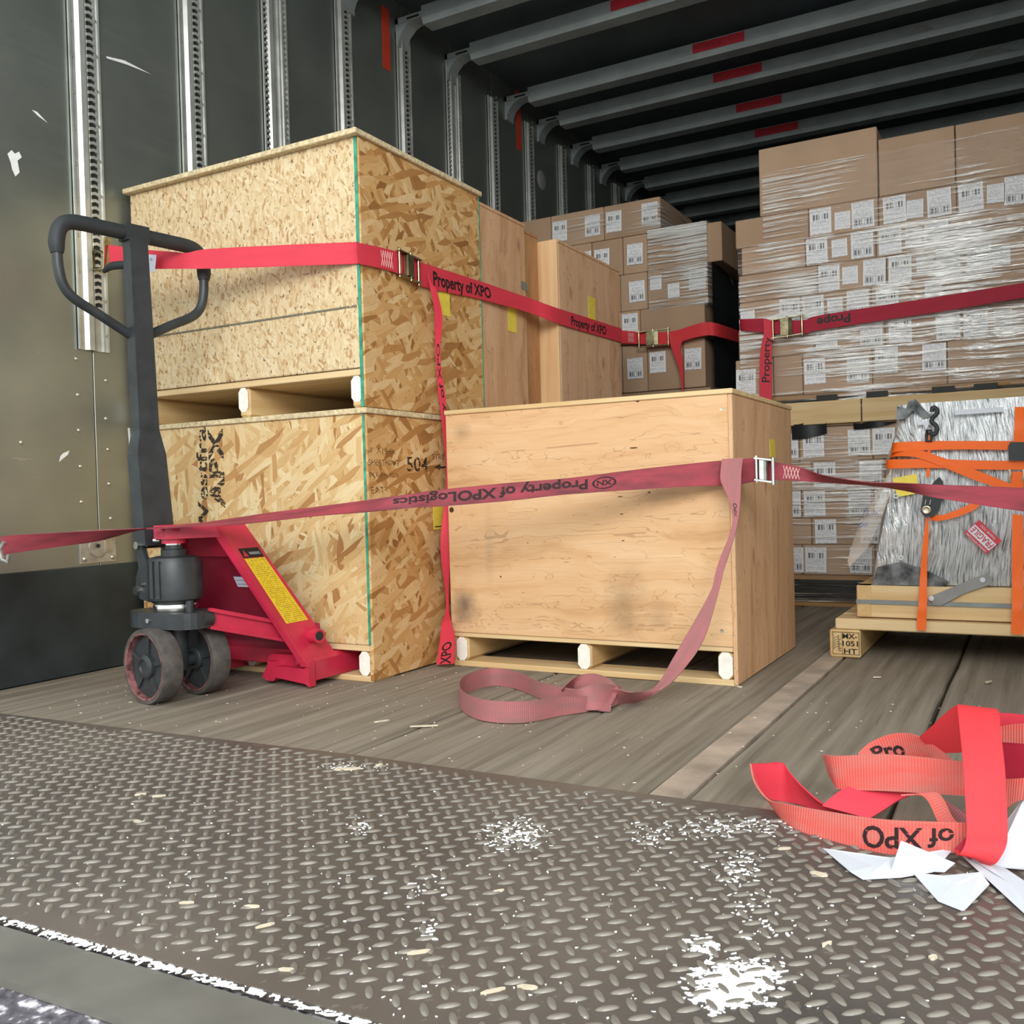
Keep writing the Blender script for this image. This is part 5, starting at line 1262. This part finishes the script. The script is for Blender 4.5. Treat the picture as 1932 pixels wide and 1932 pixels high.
# ---- clear document pouch hanging on the machine's left side
po = thing('document_pouch', PY(1640, 1000, 2.84), 'cloudy clear plastic pouch with blue scribble hanging left of the machine', 'pouch')
oc = [(1682,885),(1680,930),(1660,985),(1636,1035),(1602,1070),(1599,1058),(1612,1010),(1640,955),(1668,905)]
mb = MB(); P = [PY(x, y, 2.83+.03*(1682-x)/80) for x, y in oc]; c = sum(P, Vector())/len(P)-Vector((0,.02,0))
mb.v = P+[c]+[p+Vector((0,.006,0)) for p in P]; n = len(P)
mb.f = [(i, (i+1) % n, n) for i in range(n)]+[tuple(n+1+i for i in range(n))]+[(i, n+1+i, n+1+(i+1) % n, (i+1) % n) for i in range(n)]
mb.smooth = True; mb.build('pouch_body', 'pouch', po)
for pts in ([(1628,972),(1634,960),(1640,964),(1634,974),(1642,970)],[(1646,972),(1650,964),(1655,966),(1651,972),(1657,970)],[(1620,992),(1626,986),(1629,990),(1622,997)],[(1631,990),(1635,985),(1637,990),(1632,994),(1630,990)]):
    MB().tube([PY(x, y, 2.80) for x, y in pts], .0009, 6).build('blue_scribble', 'blue_ink', po)
# film hanging from the skid corner down to the stack behind
# ================================================================== LITTER
spl = [(800,1369,52,4,.05),(475,1709,30,5,-.1),(995,1861,40,8,-.2),(352,1702,28,4,0),(715,1443,16,8,.6),(655,1450,50,8,.1),(265,1498,20,3,.3),(260,1549,22,5,-.5),(940,1680,24,4,.4),(1545,1648,34,10,-.6),(1865,1566-280,26,5,.7),(500,1745,36,4,.5),(930,1868,50,5,.35),(540,1828,30,5,-.1),(1395,1295,14,4,-1.0),(1655,1277,16,3,0),(790,1795,44,6,.25),(1560,1780,30,6,.6),(1480,1600,26,4,.1),(720,1360,30,3,.5),(300,1501,24,4,.2),(1760,1805,22,8,.7)]
SPL = ['long pale splinter on the planks left of the strap loop', 'short pale splinter on the left half of the tread plate, mid height', 'thick pale chip near the bottom edge of the tread plate, centre',
 'small pale splinter just left of another at mid left of plate', 'stubby upright chip at the seam where planks meet the tread plate', 'pale splinter in white crumbs at the plank and plate seam', 'tiny splinter on the dark upper left of the tread plate, nearer the edge',
 'pale splinter on the left tread plate below two tiny ones', 'pale splinter in the middle of the tread plate', 'yellowish wood chip on the plate beside the white paper', 'dark curled splinter on the planks at far right below the skid', 'slanted pale splinter low on the left tread plate',
 'long splinter low on the tread plate beside the thick chip', 'pale splinter near the near edge of the plate, lower left', 'upright sliver on the planks at the low plywood crate corner', 'thin pale sliver on the planks in front of the skid', 'pale splinter in scattered crumbs at centre of the plate',
 'pale chip on the right tread plate below the paper', 'thin splinter among white flakes left of the strap heap', 'thin splinter on the planks between jack and strap loop', 'tiny splinter on the dark upper left plate, further right', 'small yellowish chip at far right low on the tread plate']
for k, (x, y, L_, w_, a_) in enumerate(spl):
    z = PZT if y > 1430 and not (x > 1000 and y < 1500) else .0015
    c = PZ(x, y, z+.002); q = PZ(x+L_/2, y, z+.002); sc = (q-c).length; wd = sc*w_/L_*1.6
    d = Vector((math.cos(a_+YAW), math.sin(a_+YAW), 0)); r = Vector((-d.y, d.x, 0))
    poly = [(-sc,-wd*.2),(-sc*.6,-wd*.9),(sc*.5,-wd),(sc,-wd*.1),(sc*.7,wd*.7),(-sc*.5,wd)]
    o = MB().prism(poly, c-Vector((0,0,.0018)), d, r, (0,0,1), .0025).build('wood_splinter', 'splinter')
    where = 'tread plate' if z > .005 else 'plank floor'
    tag(o, SPL[k], 'splinter', 'wood splinters on the '+where)
# white crumbs: uncountable
mb = MB()
def crumb(x, y, z, s):
    n = random.choice((3, 4, 5)); a0 = random.uniform(0, 6.28)
    ee = random.uniform(1.0, 2.4); aa = YAW+random.gauss(.1, .5); ca_, sa_2 = math.cos(aa), math.sin(aa); top = []
    for k in range(n):
        u_, w_ = s*ee*random.uniform(.4, 1.2)*math.cos(a0+6.283*k/n), s*random.uniform(.3, .8)*math.sin(a0+6.283*k/n)
        top.append(Vector((x+u_*ca_-w_*sa_2, y+u_*sa_2+w_*ca_, z+random.uniform(.0006, .0018))))
    b = len(mb.v); mb.v += top+[Vector((p.x, p.y, z)) for p in top]
    mb.f.append(tuple(b+k for k in range(n))); mb.f.extend([(b+k, b+n+k, b+n+(k+1) % n, b+(k+1) % n) for k in range(n)])
patches = [(975,1575,62,26,240,.0026),(680,1560,26,18,40,.0022),(1240,1580,40,26,70,.0024),(1350,1560,80,20,110,.0028),(1395,1640,50,40,90,.0028),(1420,1700,60,40,35,.0024),(1440,1560,50,18,60,.0028),(800,1670,40,30,30,.0022),(815,1755,26,20,22,.0030),(1330,1785,34,20,80,.0036),(1385,1852,66,40,420,.0044),(1365,1885,56,22,220,.0042),(1440,1835,40,26,50,.0036),(1450,1760,70,30,25,.0026),(650,1446,36,5,45,.0022),(700,1450,60,8,30,.0015)]
for (x, y, sx, sy, n, s) in patches:
    for _ in range(n):
        px_, py_ = random.gauss(x, sx*.5), random.gauss(y, sy*.5)
        p = PZ(px_, py_, PZT)
        if p.x < .35: crumb(p.x, p.y, PZT, s*random.uniform(.35, 1.1))
for _ in range(420):
    px_, py_ = random.uniform(0, 1932), random.uniform(1480, 1930); p = PZ(px_, py_, PZT)
    if p.y > .69 and p.x < .3 and p.y < 1.38: crumb(p.x, p.y, PZT, random.uniform(.0006, .0016))
for _ in range(900):
    x = random.uniform(-1.9, -.1); y = .664+(x+1.1)*.03+random.gauss(0, .0035); crumb(x, y, .008, random.uniform(.001, .005))
o = mb.build('white_crumbs', 'flake'); tag(o, 'white foam crumbs and flakes scattered on the tread plate', 'crumbs', None, 'stuff')
mb = MB()
for _ in range(260):
    x, y = random.uniform(-2.2, .1), random.uniform(1.42, 2.3); crumb(x, y, .001, random.uniform(.0006, .0022))
o = mb.build('wood_crumbs', 'splinter'); tag(o, 'tiny pale wood crumbs scattered on the plank floor', 'crumbs', None, 'stuff')
